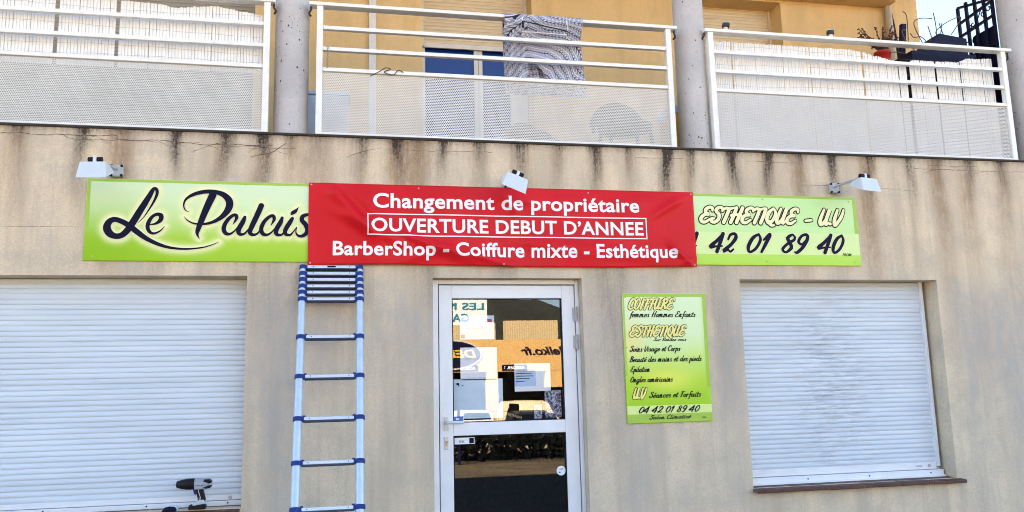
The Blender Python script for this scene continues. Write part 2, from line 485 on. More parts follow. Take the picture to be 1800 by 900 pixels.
# ---------------------------------------------------------------- brush alphabet (strokes in a unit em, later slanted)
BR = {
 'a': (.56, [[(.42,.44),(.26,.5),(.08,.32),(.08,.1),(.2,0),(.36,.16),(.45,.48),(.4,.14),(.47,.0),(.58,.1)]]),
 'c': (.42, [[(.38,.38),(.28,.5),(.1,.36),(.07,.12),(.19,0),(.4,.1)]]),
 'd': (.58, [[(.42,.44),(.26,.5),(.08,.32),(.08,.1),(.2,0),(.36,.16)],[(.5,1.),(.42,.22),(.48,0),(.6,.1)]]),
 'e': (.42, [[(.06,.2),(.3,.26),(.36,.42),(.24,.5),(.1,.34),(.07,.1),(.2,0),(.42,.1)]]),
 'f': (.34, [[(.42,.9),(.33,1.),(.22,.8),(.18,.2),(.12,-.3),(.02,-.34)],[(.04,.44),(.38,.48)]]),
 'g': (.56, [[(.42,.44),(.26,.5),(.08,.32),(.08,.1),(.2,0),(.36,.16)],[(.46,.5),(.4,-.05),(.3,-.36),(.12,-.36),(.12,-.18),(.58,.1)]]),
 'i': (.27, [[(.12,.5),(.07,.1),(.14,0),(.28,.1)],[(.13,.7),(.15,.72)]]),
 'l': (.27, [[(.16,1.),(.08,.14),(.14,0),(.28,.1)]]),
 'm': (.72, [[(.1,.5),(.05,0)],[(.06,.2),(.2,.5),(.28,.44),(.25,0)],[(.27,.2),(.42,.5),(.5,.44),(.46,.1),(.54,0),(.72,.1)]]),
 'n': (.5, [[(.1,.5),(.05,0)],[(.06,.2),(.2,.5),(.3,.44),(.26,.1),(.33,0),(.5,.1)]]),
 'o': (.46, [[(.26,.5),(.08,.32),(.08,.1),(.2,0),(.36,.14),(.38,.36),(.26,.5),(.34,.4),(.48,.4)]]),
 'p': (.48, [[(.12,.5),(.04,-.4)],[(.1,.28),(.26,.5),(.4,.38),(.36,.1),(.22,0),(.08,.1)]]),
 'r': (.36, [[(.1,.5),(.05,0)],[(.07,.25),(.2,.5),(.33,.46)]]),
 's': (.38, [[(.34,.42),(.22,.5),(.11,.4),(.28,.18),(.2,.01),(.03,.06)]]),
 't': (.32, [[(.2,.85),(.1,.14),(.17,0),(.32,.1)],[(.0,.54),(.34,.57)]]),
 'u': (.56, [[(.1,.5),(.06,.12),(.16,0),(.32,.15),(.42,.5),(.38,.12),(.45,0),(.58,.1)]]),
 'v': (.42, [[(.06,.48),(.12,.06),(.2,0),(.36,.3),(.34,.5),(.44,.46)]]),
 'z': (.42, [[(.08,.46),(.36,.46),(.06,.02),(.42,.06)]]),
 'é': (.42, [[(.06,.2),(.3,.26),(.36,.42),(.24,.5),(.1,.34),(.07,.1),(.2,0),(.42,.1)],[(.24,.66),(.36,.8)]]),
 'E': (.6, [[(.6,.78),(.56,.95),(.38,1.),(.2,.84),(.26,.6),(.44,.54),(.2,.5),(.05,.28),(.12,.05),(.34,0),(.58,.2)]]),
 'S': (.58, [[(.58,.76),(.52,.97),(.3,.98),(.2,.78),(.44,.5),(.46,.2),(.28,0),(.08,.06),(.06,.22),(.2,.26)]]),
 'T': (.5, [[(.02,.84),(.16,.96),(.4,.92),(.62,1.)],[(.36,.92),(.3,.45),(.22,0)]]),
 'H': (.68, [[(.26,1.),(.2,.5),(.12,0)],[(.62,1.),(.54,.5),(.46,0)],[(.06,.46),(.22,.54),(.62,.5)]]),
 'I': (.3, [[(.2,.95),(.16,.5),(.08,0)]]),
 'Q': (.62, [[(.34,1.),(.12,.72),(.08,.28),(.24,0),(.46,.2),(.54,.65),(.36,1.)],[(.12,.14),(.3,.1),(.42,-.12),(.62,-.14)]]),
 'U': (.62, [[(.16,1.),(.06,.35),(.12,.03),(.26,.06),(.44,.45),(.5,1.),(.42,.3),(.46,.02),(.62,.14)]]),
 'C': (.52, [[(.52,.78),(.46,.97),(.28,.98),(.1,.68),(.06,.28),(.2,0),(.5,.14)]]),
 'O': (.58, [[(.34,1.),(.12,.72),(.06,.28),(.22,0),(.44,.2),(.52,.65),(.34,1.)]]),
 'F': (.5, [[(.04,.84),(.2,.96),(.42,.92),(.62,1.)],[(.32,.92),(.24,.4),(.14,0)],[(.16,.5),(.46,.52)]]),
 'R': (.62, [[(.26,.95),(.2,.5),(.1,0)],[(.1,.8),(.3,.98),(.56,.9),(.5,.6),(.24,.5),(.4,.3),(.46,.04),(.62,.12)]]),
 'V': (.54, [[(.14,1.),(.08,.4),(.14,.02),(.24,.02),(.46,.5),(.52,1.)]]),
 'B': (.58, [[(.24,.98),(.18,.5),(.1,0)],[(.08,.86),(.3,1.),(.52,.86),(.42,.58),(.24,.52),(.5,.42),(.48,.1),(.28,0),(.08,.06)]]),
 '0': (.56, [[(.36,1.),(.16,.78),(.08,.3),(.2,0),(.42,.2),(.5,.68),(.36,1.)]]),
 '1': (.36, [[(.06,.68),(.26,1.),(.2,.5),(.12,0)]]),
 '2': (.56, [[(.14,.68),(.2,.94),(.4,1.),(.5,.78),(.36,.42),(.06,.04),(.26,.1),(.4,.0),(.52,.14)]]),
 '4': (.58, [[(.42,1.),(.2,.6),(-.04,.27),(.24,.29),(.54,.31)],[(.42,1.),(.39,.5),(.34,0)]]),
 '8': (.54, [[(.46,.86),(.32,1.),(.16,.8),(.3,.56),(.44,.26),(.26,0),(.08,.18),(.24,.5),(.46,.7),(.46,.88)]]),
 '9': (.54, [[(.46,.72),(.3,.46),(.12,.62),(.2,.94),(.4,1.),(.48,.76),(.38,.3),(.2,0),(.08,.02)]]),
 '-': (.4, [[(.06,.4),(.3,.46)]]), '.': (.2, [[(.08,.05),(.1,.06)]]), ' ': (.3, []),
}
def brush(text, x0, x1, base, cap, weight, slant=.28, contrast=.35, squeeze=None):
    """strokes (x, z, w) of a text in the brush alphabet fitted between x0 and x1"""
    strokes, cx = [], 0
    for ch in text:
        adv, st = BR[ch]
        for s in st:
            strokes.append([(cx + a + slant * b, b) for a, b in s])
        cx += adv + .02
    xs = [p[0] for s in strokes for p in s]
    lo, hi = min(xs), max(xs)
    k = (x1 - x0) / (hi - lo)
    out = []
    for s in strokes:
        q = []
        for i, (a, b) in enumerate(s):
            u, v = s[max(i - 1, 0)], s[min(i + 1, len(s) - 1)]
            dx, dz = v[0] - u[0], v[1] - u[1]
            vert = abs(dz) / (math.hypot(dx, dz) + 1e-6)
            w = weight * (1 - contrast + contrast * vert * (1.15 if dz < 0 else .7))
            if len(s) > 3 and i in (0, len(s) - 1):
                w *= .7
            q.append((x0 + (a - lo) * k, base + b * cap, w * cap))
        out.append(q)
    return out

# ---------------------------------------------------------------- ground
g = MB(); g.quad((-900, -15, -.20), (900, -15, -.20), (900, 900, -.20), (-900, 900, -.20)); g.quad((-900, -22, -1.06), (900, -22, -1.06), (900, -15, -.20), (-900, -15, -.20)); g.quad((-900, -900, -1.06), (900, -900, -1.06), (900, -22, -1.06), (-900, -22, -1.06))
structure(g.build('ground', M['lot']))
g = MB(); g.box(-40, 40, -2.2, .0, -.6, 0.)
structure(g.build('pavement', M['pavement'], bevel=.015))
g = MB(); g.box(-40, 40, -2.36, -2.203, -.6, .004)
structure(g.build('kerb', plain('kerb_stone', (.42, .41, .39), .85), bevel=.02))
g = MB(); g.quad((-60, -9.2, -.196), (60, -9.2, -.196), (60, -2.36, -.196), (-60, -2.36, -.196))
structure(g.build('road', M['asphalt']))
g = MB(); g.quad((-60, -14.9, -.196), (60, -14.9, -.196), (60, -9.25, -.196), (-60, -9.25, -.196))
structure(g.build('verge', plain('dry_verge', (.085, .06, .032), .95, var=.6, scale=1.6, bump=.5)))

# ---------------------------------------------------------------- the shop building
B = thing('shop_building', (2, 4, 0), 'beige rendered building with a shuttered shop below an ochre flat behind a balcony', 'building')
random.seed(4)
ZT = 3.345
OPEN = [(-3.7, -.694, .652, 2.277), (.655, 1.828, .0, 2.268), (3.170, 5.008, .604, 2.264)]
RD = .20                                            # depth of the openings

STREAK = [  # x, strength, half width, length, rust
 (-2.25,.5,.05,.3,.5),(-1.86,.85,.045,.42,.4),(-1.6,.25,.06,.5,.8),(-1.21,1.,.04,.45,.3),(-.88,.85,.05,.42,.4),(-.60,1.1,.05,.5,.5),
 (-.40,.5,.03,.2,.6),(-.22,.2,.08,.6,.8),(.12,.7,.04,.38,.7),(.40,1.2,.04,.30,.9),(.55,.3,.07,.5,.9),(.74,.9,.04,.3,.5),(1.02,.6,.05,.35,.6),
 (1.38,.7,.06,.42,.4),(1.68,.5,.04,.3,.5),(1.98,1.,.045,.4,.4),(2.28,.5,.04,.35,.5),(2.59,1.3,.05,.55,.4),(2.80,.8,.035,.4,.5),(3.19,1.1,.05,.5,.7),
 (3.50,1.,.045,.5,.4),(3.80,.4,.05,.45,.8),(4.12,1.,.045,.5,.4),(4.45,.7,.05,.55,.9),(4.86,.7,.05,.5,.6),(5.15,.4,.05,.45,.8),(5.45,.7,.05,.5,.5),(5.80,.7,.05,.45,.5),
 (-2.7,.8,.05,.4,.5),(-3.3,.6,.05,.4,.5),(6.2,.7,.05,.4,.5),(6.8,.7,.05,.4,.5)]
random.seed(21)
GRIME_SHADE = [(random.uniform(-12, 9.5) if i > 60 else random.uniform(-.7, 7.), random.uniform(.05, .16), random.uniform(.3, 1.0), random.uniform(.5, 2.2), random.uniform(0, 6)) for i in range(120)]
LOW = [(.62,.6,.06,.35,.2),(-.05,.35,.08,.3,.2),(1.25,.55,.12,.14,.2),(1.05,.4,.1,.12,.2),(2.05,.55,.13,1.2,.15),(2.2,.4,.06,.4,.2),(-.55,.3,.12,.5,.3),(2.95,.3,.06,.9,.1),(3.05,.25,.1,.9,.3),(-1.3,.3,.08,.12,.3),(-.75,.35,.1,.9,.2),(2.62,.25,.1,.4,.1)]
STREAK += [(x_ + random.uniform(-.12, .12), random.uniform(.3, 1.), .045, random.uniform(.3, .5), random.uniform(.2, .9)) for x_ in [7.2 + .38 * i for i in range(6)] + [-11.8 + .4 * i for i in range(20)]]
def stain(x, z):
    d = r = 0.
    t = ZT - z
    for (c, s, w, l, ru) in STREAK:
        ru *= (1.3, .25, .7, 1.1, .4)[int(abs(c) * 100) % 5]
        if abs(x - c) < .5:
            k = math.exp(-((x - c + .015 * math.sin(z * 9 + c * 7)) / (w * (1 + .5 * t))) ** 2)
            d += s * k * math.exp(-(t / (l * .8)) ** 1.5) * .95
            r += ru * math.exp(-(abs(x - c + .02 + .02 * math.sin(z * 4 + c * 5)) / (w * 1.7)) ** 3) * math.exp(-(t / (l * 2.3)) ** 2) * .55
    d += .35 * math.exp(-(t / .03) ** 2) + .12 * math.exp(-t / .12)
    if z < 2.40:
        u = 2.40 - z
        for (c, s, w, l, ru) in LOW:
            d += s * .55 * math.exp(-((x - c + .03 * math.sin(z * 5 + c)) / w) ** 2) * math.exp(-(u / l) ** 2)
    return min(d, 1.3), min(r, 1.)
def grime_shade(x, z):  # grey grime plus dimmer light low on the wall, put into the colour
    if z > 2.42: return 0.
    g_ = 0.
    for (c, w, s, l, ph) in GRIME_SHADE:
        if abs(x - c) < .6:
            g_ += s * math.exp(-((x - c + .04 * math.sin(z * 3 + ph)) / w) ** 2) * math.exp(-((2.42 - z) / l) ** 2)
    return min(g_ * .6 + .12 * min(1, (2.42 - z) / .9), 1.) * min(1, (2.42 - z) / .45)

def axis(a, b, step, extra):
    n = max(1, int(round((b - a) / step)))
    s = sorted(set([round(a + (b - a) * i / n, 4) for i in range(n + 1)]))
    s = [q for q in s if all(abs(q - e) > step * .45 for e in extra)] + [e for e in extra if a <= e <= b]
    return sorted(set(s))

def wall_grid(mb, x0, x1, z0, z1, y, openings, step, depth):
    ex = [q for o in openings for q in o[:2]] + [x0, x1]
    ez = [q for o in openings for q in o[2:]] + [z0, z1]
    xs, zs = axis(x0, x1, step, ex), axis(z0, z1, step, ez)
    base = len(mb.v)
    mb.v += [(x, y, z) for z in zs for x in xs]
    nx = len(xs)
    for j in range(len(zs) - 1):
        for i in range(nx - 1):
            cx, cz = (xs[i] + xs[i + 1]) / 2, (zs[j] + zs[j + 1]) / 2
            if any(o[0] < cx < o[1] and o[2] < cz < o[3] for o in openings):
                continue
            k = base + j * nx + i
            mb.f.append((k, k + 1, k + 1 + nx, k + nx)); mb.mi.append(mb.cur); mb.sm.append(False)
    for (a, b, c, d) in openings:
        mb.quad((a, y, c), (a, y, d), (a, y + depth, d), (a, y + depth, c))
        mb.quad((b, y, d), (b, y, c), (b, y + depth, c), (b, y + depth, d))
        mb.quad((a, y, d), (b, y, d), (b, y + depth, d), (a, y + depth, d))
        mb.quad((a, y + depth, c), (b, y + depth, c), (b, y, c), (a, y, c))

w = MB()
wall_grid(w, -12, 9.5, 0, ZT, 0., OPEN, .028, RD)
w.quad((9.5, 0, 0), (9.5, 9, 0), (9.5, 9, ZT), (9.5, 0, ZT))
w.quad((-12, 9, 0), (-12, 0, 0), (-12, 0, ZT), (-12, 9, ZT))
w.quad((9.5, 9, 0), (-12, 9, 0), (-12, 9, ZT), (9.5, 9, ZT))
# hairline cracks in the render below the terrace edge
w.cur = 1
def crack(x0, x1, z, amp, wd_, branches=2, slope=0.):
    pts, x = [], x0
    zz = z
    while x < x1:
        pts.append((x, zz + slope * (x - x0), wd_ * random.uniform(.3, 1.2)))
        x += random.uniform(.008, .03); zz += random.uniform(-1, 1) * amp * .35; zz += (z - zz) * .15
    pts[0] = (*pts[0][:2], .0006); pts[-1] = (*pts[-1][:2], .0006)
    w.ribbon(pts, -.0015, sub=1)
    for _ in range(branches):
        a = random.choice(pts[2:-2]) if len(pts) > 6 else pts[0]
        q = [(a[0], a[1], wd_ * .7)]
        sx = random.choice((-1, 1))
        for k in range(random.randint(3, 8)):
            q.append((q[-1][0] + sx * random.uniform(.008, .03), q[-1][1] - random.uniform(-.004, .016), wd_ * random.uniform(.2, .7)))
        w.ribbon(q, -.0019, sub=1)
crack(-2.5, -1.6, 3.292, .016, .0045, 5); crack(-1.66, -1.05, 3.272, .014, .003, 3); crack(-1.2, -.52, 3.262, .016, .004, 6)
crack(-1.9, -1.35, 3.262, .01, .0025, 2); crack(-.85, -.35, 3.245, .012, .003, 3)
w.ribbon([(-.70, 3.17, .001), (-.62, 3.19, .004), (-.55, 3.205, .004), (-.5, 3.24, .005), (-.44, 3.285, .003)], -.0017, sub=2)
w.ribbon([(.0, 3.19, .001), (.06, 3.215, .003), (.16, 3.25, .003), (.26, 3.27, .001)], -.0017, sub=2)
crack(.3, 1.15, 3.265, .01, .0025, 2); crack(2.3, 2.75, 3.27, .01, .0025, 3); crack(3.8, 4.12, 3.075, .006, .0022, 0, .0); crack(4.25, 4.9, 3.07, .006, .0018, 0, -.03)
crack(4.9, 6.3, 3.25, .012, .003, 4); crack(3.3, 3.8, 3.27, .01, .0025, 2); crack(-2.5, -1.83, 2.62, .004, .002, 0); crack(5.0, 5.6, 3.29, .01, .0025, 2)
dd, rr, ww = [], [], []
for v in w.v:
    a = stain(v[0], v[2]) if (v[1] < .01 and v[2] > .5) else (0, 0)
    ww.append(grime_shade(v[0], v[2]))
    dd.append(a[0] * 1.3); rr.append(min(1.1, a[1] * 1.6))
w.build('front_wall', [M['stucco'], M['crack']], B, attrs={'dirt': dd, 'rust': rr, 'grime_shade': ww})

s = MB(); s.box(-12, 9.5, -.012, 9, ZT + .001, ZT + .018)
s.build('terrace_edge', M['grime'], B, bevel=.004)
s = MB(); s.box(-12, 9.5, .02, 9, ZT + .019, ZT + .03)
s.build('terrace_floor', M['floor_tile'], B)

# the flat's wall behind the balcony
UO = [(-3.62, -.86, 3.42, 5.58), (.74, 1.87, 3.42, 5.60), (3.62, 4.70, 3.42, 5.575)]
u = MB()
wall_grid(u, -12, 6.42, 3.37, 10.8, 1.6, UO, .6, .26)
u.quad((6.42, 1.6, 3.37), (6.42, 8.8, 3.37), (6.42, 8.8, 10.8), (6.42, 1.6, 10.8))
u.quad((-12, 8.8, 3.37), (-12, 1.6, 3.37), (-12, 1.6, 10.8), (-12, 8.8, 10.8))
u.quad((6.42, 8.8, 3.37), (-12, 8.8, 3.37), (-12, 8.8, 10.8), (6.42, 8.8, 10.8))
u.build('upper_wall', M['ochre'], B)
s = MB(); s.box(-12.2, 6.6, 1.4, 9, 10.8, 11.0)
s.build('roof', M['floor_tile'], B, bevel=.02)
s = MB(); s.box(-12.2, 6.5, -.06, 1.598, 6.12, 6.3)
s.build('balcony_ceiling', M['stucco'], B, bevel=.01)
s = MB(); s.box(4.5, 6.02, 1.40, 1.597, 5.60, 5.74)
s.build('wall_ledge', M['ochre'], B, bevel=.006)
for x in (-.423, 2.945, 6.313, -3.79):
    c = MB(); c.tube([(x, .19, ZT + .02), (x, .19, 6.12)], .131, 48)
    c.build('column', M['concrete'], B)
    c = MB(); c.tube([(x, .19, ZT + .0185), (x, .19, ZT + .026), (x, .19, ZT + .034)], [.15, .148, .133], 40)
    c.build('column_foot', M['concrete'], B)
# wall trims and pipe
p = MB(); p.box(.212, .283, 1.55, 1.598, 3.38, 6.1); p.build('cable_trunk', M['trimwhite'], B, bevel=.006)
p = MB(); p.tube([(6.0, 1.545, 3.4), (6.0, 1.545, 5.6)], .04, 18)
for z in (3.9, 4.7, 5.3):
    p.tube([(6.0, 1.545, z), (6.0, 1.545, z + .03)], .046, 18)
p.build('drain_pipe', plain('dull_pipe', (.36, .30, .22), .55), B)
p = MB(); p.tube(catmull([(6.07, 1.57, 3.6), (6.06, 1.56, 4.6), (6.09, 1.56, 5.0), (6.06, 1.56, 5.45), (6.02, 1.56, 5.6)], 6), .014, 8)
p.build('cable', M['black'], B)

def slats(mb, x0, x1, z0, z1, y, pitch=.038, bulge=.006):
    """interlocking convex slats"""
    prof = []
    n = int(round((z1 - z0) / pitch)); p = (z1 - z0) / n
    for i in range(n):
        b = z0 + i * p
        prof += [(y + .002, b), (y + .002, b + .003), (y - bulge * .55, b + .006), (y - bulge * .95, b + p * .4), (y - bulge * .8, b + p * .7), (y - bulge * .3, b + p - .002)]
    prof.append((y + .004, z1))
    k = len(prof)
    mb.add([(x, a, b) for x in (x0, x1) for a, b in prof], [(i, k + i, k + i + 1, i + 1) for i in range(k - 1)])

def roller(x0, x1, zb, zt, y, mat, name='roller_shutter', frame=M['alu_white'], guides=True, mark=None):
    s = MB(); slats(s, x0, x1, zb, zt, y)
    o = s.build(name, mat, B)
    if guides:
        for a, b in ((x0 - .001, x0 + .032), (x1 - .032, x1 + .001)):
            q = MB(); q.box(a, b, y - .022, y + .02, zb - .04, zt); q.build('guide_rail', frame, o, bevel=.003)
    return o

o = roller(3.171, 4.975, .727, 2.262, .165, M['shutter_worn'])
q = MB(); q.box(3.204, 4.942, .150, .178, .668, .7265); q.build('bottom_bar', M['alu_white'], o, bevel=.004)
q = MB(); q.box(3.171, 4.99, .125, .185, .606, .6645)
q.box(3.171, 4.99, .100, .126, .606, .622); q.build('threshold_rail', M['alu_white'], o, bevel=.004)
q = MB()
for x in (3.72, 4.28, 4.86):
    q = MB(); q.tube([(x, .126, .640), (x, .123, .640)], .006, 10); q.build('screw', M['black'], o)
q = MB(); q.tube([(4.87, .150, .698), (4.87, .147, .698)], .014, 16); q.box(4.74, 4.80, .1485, .151, .69, .702)
q.build('lock', M['grey'], o)
o = roller(-3.699, -.695, .727, 2.274, .165, M['shutter_clean'], guides=False)
q = MB(); q.box(-3.699, -.695, .150, .178, .690, .7265); q.build('bottom_bar', M['alu_white'], o, bevel=.003)
q = MB(); q.box(-3.699, -.695, .140, .185, .6525, .6865); q.build('threshold_rail', M['alu_white'], o, bevel=.003)
q = MB()
for x in (-.80, -1.34, -2.0, -2.6):
    q = MB(); q.tube([(x, .141, .672), (x, .138, .672)], .006, 10); q.build('screw', M['black'], o)
q = MB(); q.tube([(-.785, .1505, .706), (-.785, .147, .706)], .014, 16); q.build('lock', M['grey'], o)

def sill(x0, x1, zt, n):
    o = None
    t = MB()
    L = (x1 - x0) / n
    for i in range(n):
        a, b = x0 + i * L + .0025, x0 + (i + 1) * L - .0025
        d = random.uniform(-.002, .002)
        t.add([(a, -.07, zt - .042 + d), (b, -.07, zt - .042 + d), (b, .14, zt - .03), (a, .14, zt - .03),
               (a, -.07, zt - .014 + d), (b, -.07, zt - .014 + d), (b, .14, zt), (a, .14, zt)],
              [(0, 3, 2, 1), (4, 5, 6, 7), (0, 1, 5, 4), (2, 3, 7, 6), (0, 4, 7, 3), (1, 2, 6, 5)])
    o = t.build('window_sill', M['terracotta'], B, bevel=.006)
    j = MB(); j.add([(x0, -.066, zt - .039), (x1, -.066, zt - .039), (x1, .138, zt - .03), (x0, .138, zt - .03),
                     (x0, -.066, zt - .0165), (x1, -.066, zt - .0165), (x1, .138, zt - .002), (x0, .138, zt - .002)],
                    [(0, 3, 2, 1), (4, 5, 6, 7), (0, 1, 5, 4), (2, 3, 7, 6), (0, 4, 7, 3), (1, 2, 6, 5)])
    j.build('mortar_joint', M['mortar'], o)
sill(3.165, 5.045, .612, 6)
sill(-3.75, -.70, .655, 10)

# flat windows
def flat_window(x0, x1, zs, mat, frame, glassdoor=True):
    o = roller(x0, x1, zs, 5.60, 1.84, mat, 'flat_shutter', frame, True)
    q = MB(); q.box(x0 + .033, x1 - .033, 1.826, 1.85, zs - .05, zs); q.build('bottom_bar', frame, o, bevel=.004)
    if not glassdoor:
        return o
    f = MB(); xm = .535 * (x1 - x0) + x0
    for a, b in ((x0, x0 + .05), (xm - .045, xm - .002), (xm + .002, xm + .045), (x1 - .19, x1)):
        f.box(a, b, 1.86, 1.92, 3.42, zs + .1)
    f.box(x0, x1, 1.862, 1.918, zs + .04, zs + .12); f.box(x0, x1, 1.862, 1.918, 3.42, 3.5)
    d = f.build('balcony_door', frame, B, bevel=.004)
    g_ = MB(); g_.box(x0 + .04, x1 - .05, 1.885, 1.895, 3.48, zs + .06); g_.build('pane', M['blueglass'], d)
    r_ = MB(); r_.box(x0 - .1, x1 + .1, 1.93, 1.96, 3.4, 5.6); r_.build('backing', M['interior'], d)
flat_window(.742, 1.868, 4.96, M['shutter_cream'], M['trimwhite'])
flat_window(3.622, 4.698, 3.5, M['shutter_cream'], plain('cream_frame', (.62, .52, .38), .5), False)
flat_window(-3.618, -.862, 3.5, M['shutter_grey'], M['trimwhite'], False)

# shop door
d = MB()
d.box(.6555, .704, .095, .199, .0, 2.2675); d.box(1.797, 1.8275, .095, .199, .0, 2.2675); d.box(.704, 1.797, .096, .198, 2.232, 2.2672)
door = d.build('shop_door', M['alu_white'], B, bevel=.004)
f = MB()
XL, XR = .712, 1.790
f.box(XL, .812, .105, .165, .10, 2.224); f.box(1.688, XR, .105, .165, .10, 2.224)
f.box(.8125, 1.6875, .1055, .1645, 2.122, 2.2235); f.box(.8125, 1.6875, .1055, .1645, 1.082, 1.178); f.box(.8125, 1.6875, .1055, .1645, .10, .22)
f.build('leaf_frame', M['alu_white'], door, bevel=.003)
q = MB()
for z0, z1 in ((1.178, 2.122), (.22, 1.082)):
    for bx in ((.812, .820, z0, z1), (1.680, 1.688, z0, z1)):
        q.box(bx[0], bx[1], .116, .150, bx[2], bx[3])
    q.box(.8205, 1.6795, .1165, .1495, z1 - .006, z1 - .0005); q.box(.8205, 1.6795, .1165, .1495, z0 + .0005, z0 + .006)
q.build('gasket', M['black'], door)
for z0, z1 in ((1.184, 2.116), (.226, 1.076)):
    q = MB(); q.box(.8205, 1.6795, .130, .133, z0, z1); q.build('pane', M['glass'], door)
for zc in (1.995, 1.775):
    q = MB()
    q.tube([(1.796, .09, zc - .058), (1.796, .09, zc - .003)], .013, 16); q.tube([(1.796, .09, zc + .003), (1.796, .09, zc + .058)], .013, 16)
    q.box(1.772, 1.812, .0925, .1045, zc - .05, zc + .05)
    q.build('hinge', M['grey'], door)
q = MB(); q.box(.742, .776, .096, .1045, 1.125, 1.222); q.build('handle_plate', M['trimwhite'], door, bevel=.004)
q = MB(); q.tube(catmull([(.757, .10, 1.185), (.757, .062, 1.185), (.772, .052, 1.185), (.83, .05, 1.184), (.885, .054, 1.182)], 4), .0105, 12)
q.build('handle', M['lampwhite'], door)
q = MB(); q.box(.744, .774, .097, .1045, .985, 1.075); q.build('lock_plate', M['trimwhite'], door, bevel=.003)
q = MB(); q.tube([(.759, .0975, 1.038), (.759, .094, 1.038)], .0105, 16); q.box(.754, .764, .0942, .0972, 1.012, 1.036); q.build('key_cylinder', plain('brass', (.35, .25, .12), .35, 1.), door)
# unlit room behind the door glass
q = MB()
X0, X1, Y0, Y1, Z0, Z1 = -.4, 2.8, .21, 3.2, .0, 2.8
q.quad((X0, Y1, Z0), (X1, Y1, Z0), (X1, Y1, Z1), (X0, Y1, Z1)); q.quad((X0, Y0, Z0), (X0, Y1, Z0), (X0, Y1, Z1), (X0, Y0, Z1))
q.quad((X1, Y1, Z0), (X1, Y0, Z0), (X1, Y0, Z1), (X1, Y1, Z1)); q.quad((X0, Y0, Z0), (X1, Y0, Z0), (X1, Y1, Z0), (X0, Y1, Z0)); q.quad((X0, Y1, Z1), (X1, Y1, Z1), (X1, Y0, Z1), (X0, Y0, Z1))
q.quad((X0, Y0, Z0), (X0, Y0, Z1), (.66, Y0, Z1), (.66, Y0, Z0)); q.quad((1.82, Y0, Z0), (1.82, Y0, Z1), (X1, Y0, Z1), (X1, Y0, Z0)); q.quad((.66, Y0, 2.26), (.66, Y0, Z1), (1.82, Y0, Z1), (1.82, Y0, 2.26))
q.build('shop_room', M['interior'], B)

# ---------------------------------------------------------------- balcony railings
def railing(x0, x1, h0, h1, label):
    o = thing('balcony_railing', ((x0 + x1) / 2, .06, ZT + .018), label, 'railing', 'white railings between the balcony columns')
    q = MB(); q.box(h0, h1, .02, .104, 4.422, 4.450); q.build('handrail', M['white_metal'], o, bevel=.004)
    for z in (4.232, 4.058, 3.888):
        q = MB(); q.box(x0 + .048, x1 - .048, .036, .076, z, z + .030); q.build('rail', M['white_metal'], o, bevel=.003)
    q = MB(); q.box(x0 + .048, x1 - .048, .034, .078, 3.368, 3.396); q.build('bottom_rail', M['white_metal'], o, bevel=.003)
    for a in (x0, x1 - .0475):
        q = MB(); q.box(a, a + .0475, .03, .082, ZT + .018, 4.4215); q.build('post', M['white_metal'], o, bevel=.003)
    q = MB(); q.box(x0 + .0485, x1 - .0485, .052, .054, 3.3965, 3.8875); q.build('perforated_panel', M['perf'], o)
    for a in (h0 + .012, h1 - .012):
        q = MB(); q.tube(catmull([(a, .062, 4.421), (a, .062, 4.395), (a + (.014 if a > x1 else -.014), .08, 4.372), (a, .1, 4.36)], 4), .008, 8)
        q.build('bracket', M['blackish'], o)
    return o
railing(-3.60, -.580, -3.66, -.545, 'white railing with white reed screening beside the concrete column with the ladder below')
railing(-.230, 2.708, -.290, 2.765, 'white railing without screening, patterned cloth hanging over its handrail')
railing(3.048, 6.022, 3.015, 6.085, 'white railing with reed screening, silver caps, red pot and black planter above it')

# ---------------------------------------------------------------- reed screens tied to the railings
def reed(x0, x1, top, pitch, y, gaps, label, wires, bottom):
    o = thing('reed_screen', ((x0 + x1) / 2, y, 3.42), label, 'screen', 'white reed screens tied to the railings')
    s = MB(); x = x0
    while x < x1 - pitch:
        if any(abs(x + pitch / 2 - g_) < gw for g_, gw in gaps):
            x += pitch; continue
        wd_ = pitch * random.uniform(.93, .99)
        zt = top(x) + random.uniform(-.004, .004)
        yy = y + .006 * math.sin(x * 2.3) + random.uniform(-.0018, .0018)
        lean = random.uniform(-.0025, .0025)
        n = 5
        ring = [(x + wd_ / 2 - math.cos(math.pi * k / n) * wd_ / 2, yy - math.sin(math.pi * k / n) * wd_ * .30) for k in range(n + 1)]
        s.add([(a, b, bottom) for a, b in ring] + [(a + lean, b, zt) for a, b in ring],
              [(k, k + 1, k + n + 2, k + n + 1) for k in range(n)] + [tuple(range(n + 1, 2 * n + 2))], False)
        x += pitch * (1 if random.random() > .035 else 1.22)
    s.build('reeds', M['pvc_white'], o)
    for zz, amp in wires:
        pts, x = [], x0
        while x < x1:
            pts.append((x, y - pitch * .34 - .004, zz + amp * math.sin(x * 1.9 + zz * 9) + random.uniform(-.006, .006))); x += .12
        q = MB(); q.tube(pts, .0007, 5); q.build('tie_wire', M['wire'], o)
def lerp(tab):
    def f(x):
        if x <= tab[0][0]: return tab[0][1]
        for (a, b), (c, d_) in zip(tab, tab[1:]):
            if x <= c:
                t = (x - a) / (c - a); t = t * t * (3 - 2 * t)
                return b + (d_ - b) * t
        return tab[-1][1]
    return f
reed(-3.54, -.632, lerp([(-3.5, 4.40), (-1.7, 4.40), (-1.45, 4.392), (-1.30, 4.368), (-1.12, 4.385), (-1.0, 4.40), (-.93, 4.385), (-.80, 4.365), (-.66, 4.345)]), .0235, .125,
     [(-2.115, .012), (-1.69, .012)], 'white reed screen with slightly wavy top edge, behind the railing without pots', [(4.34, .02), (4.18, .015), (4.02, .02), (3.95, .012)], 3.868)
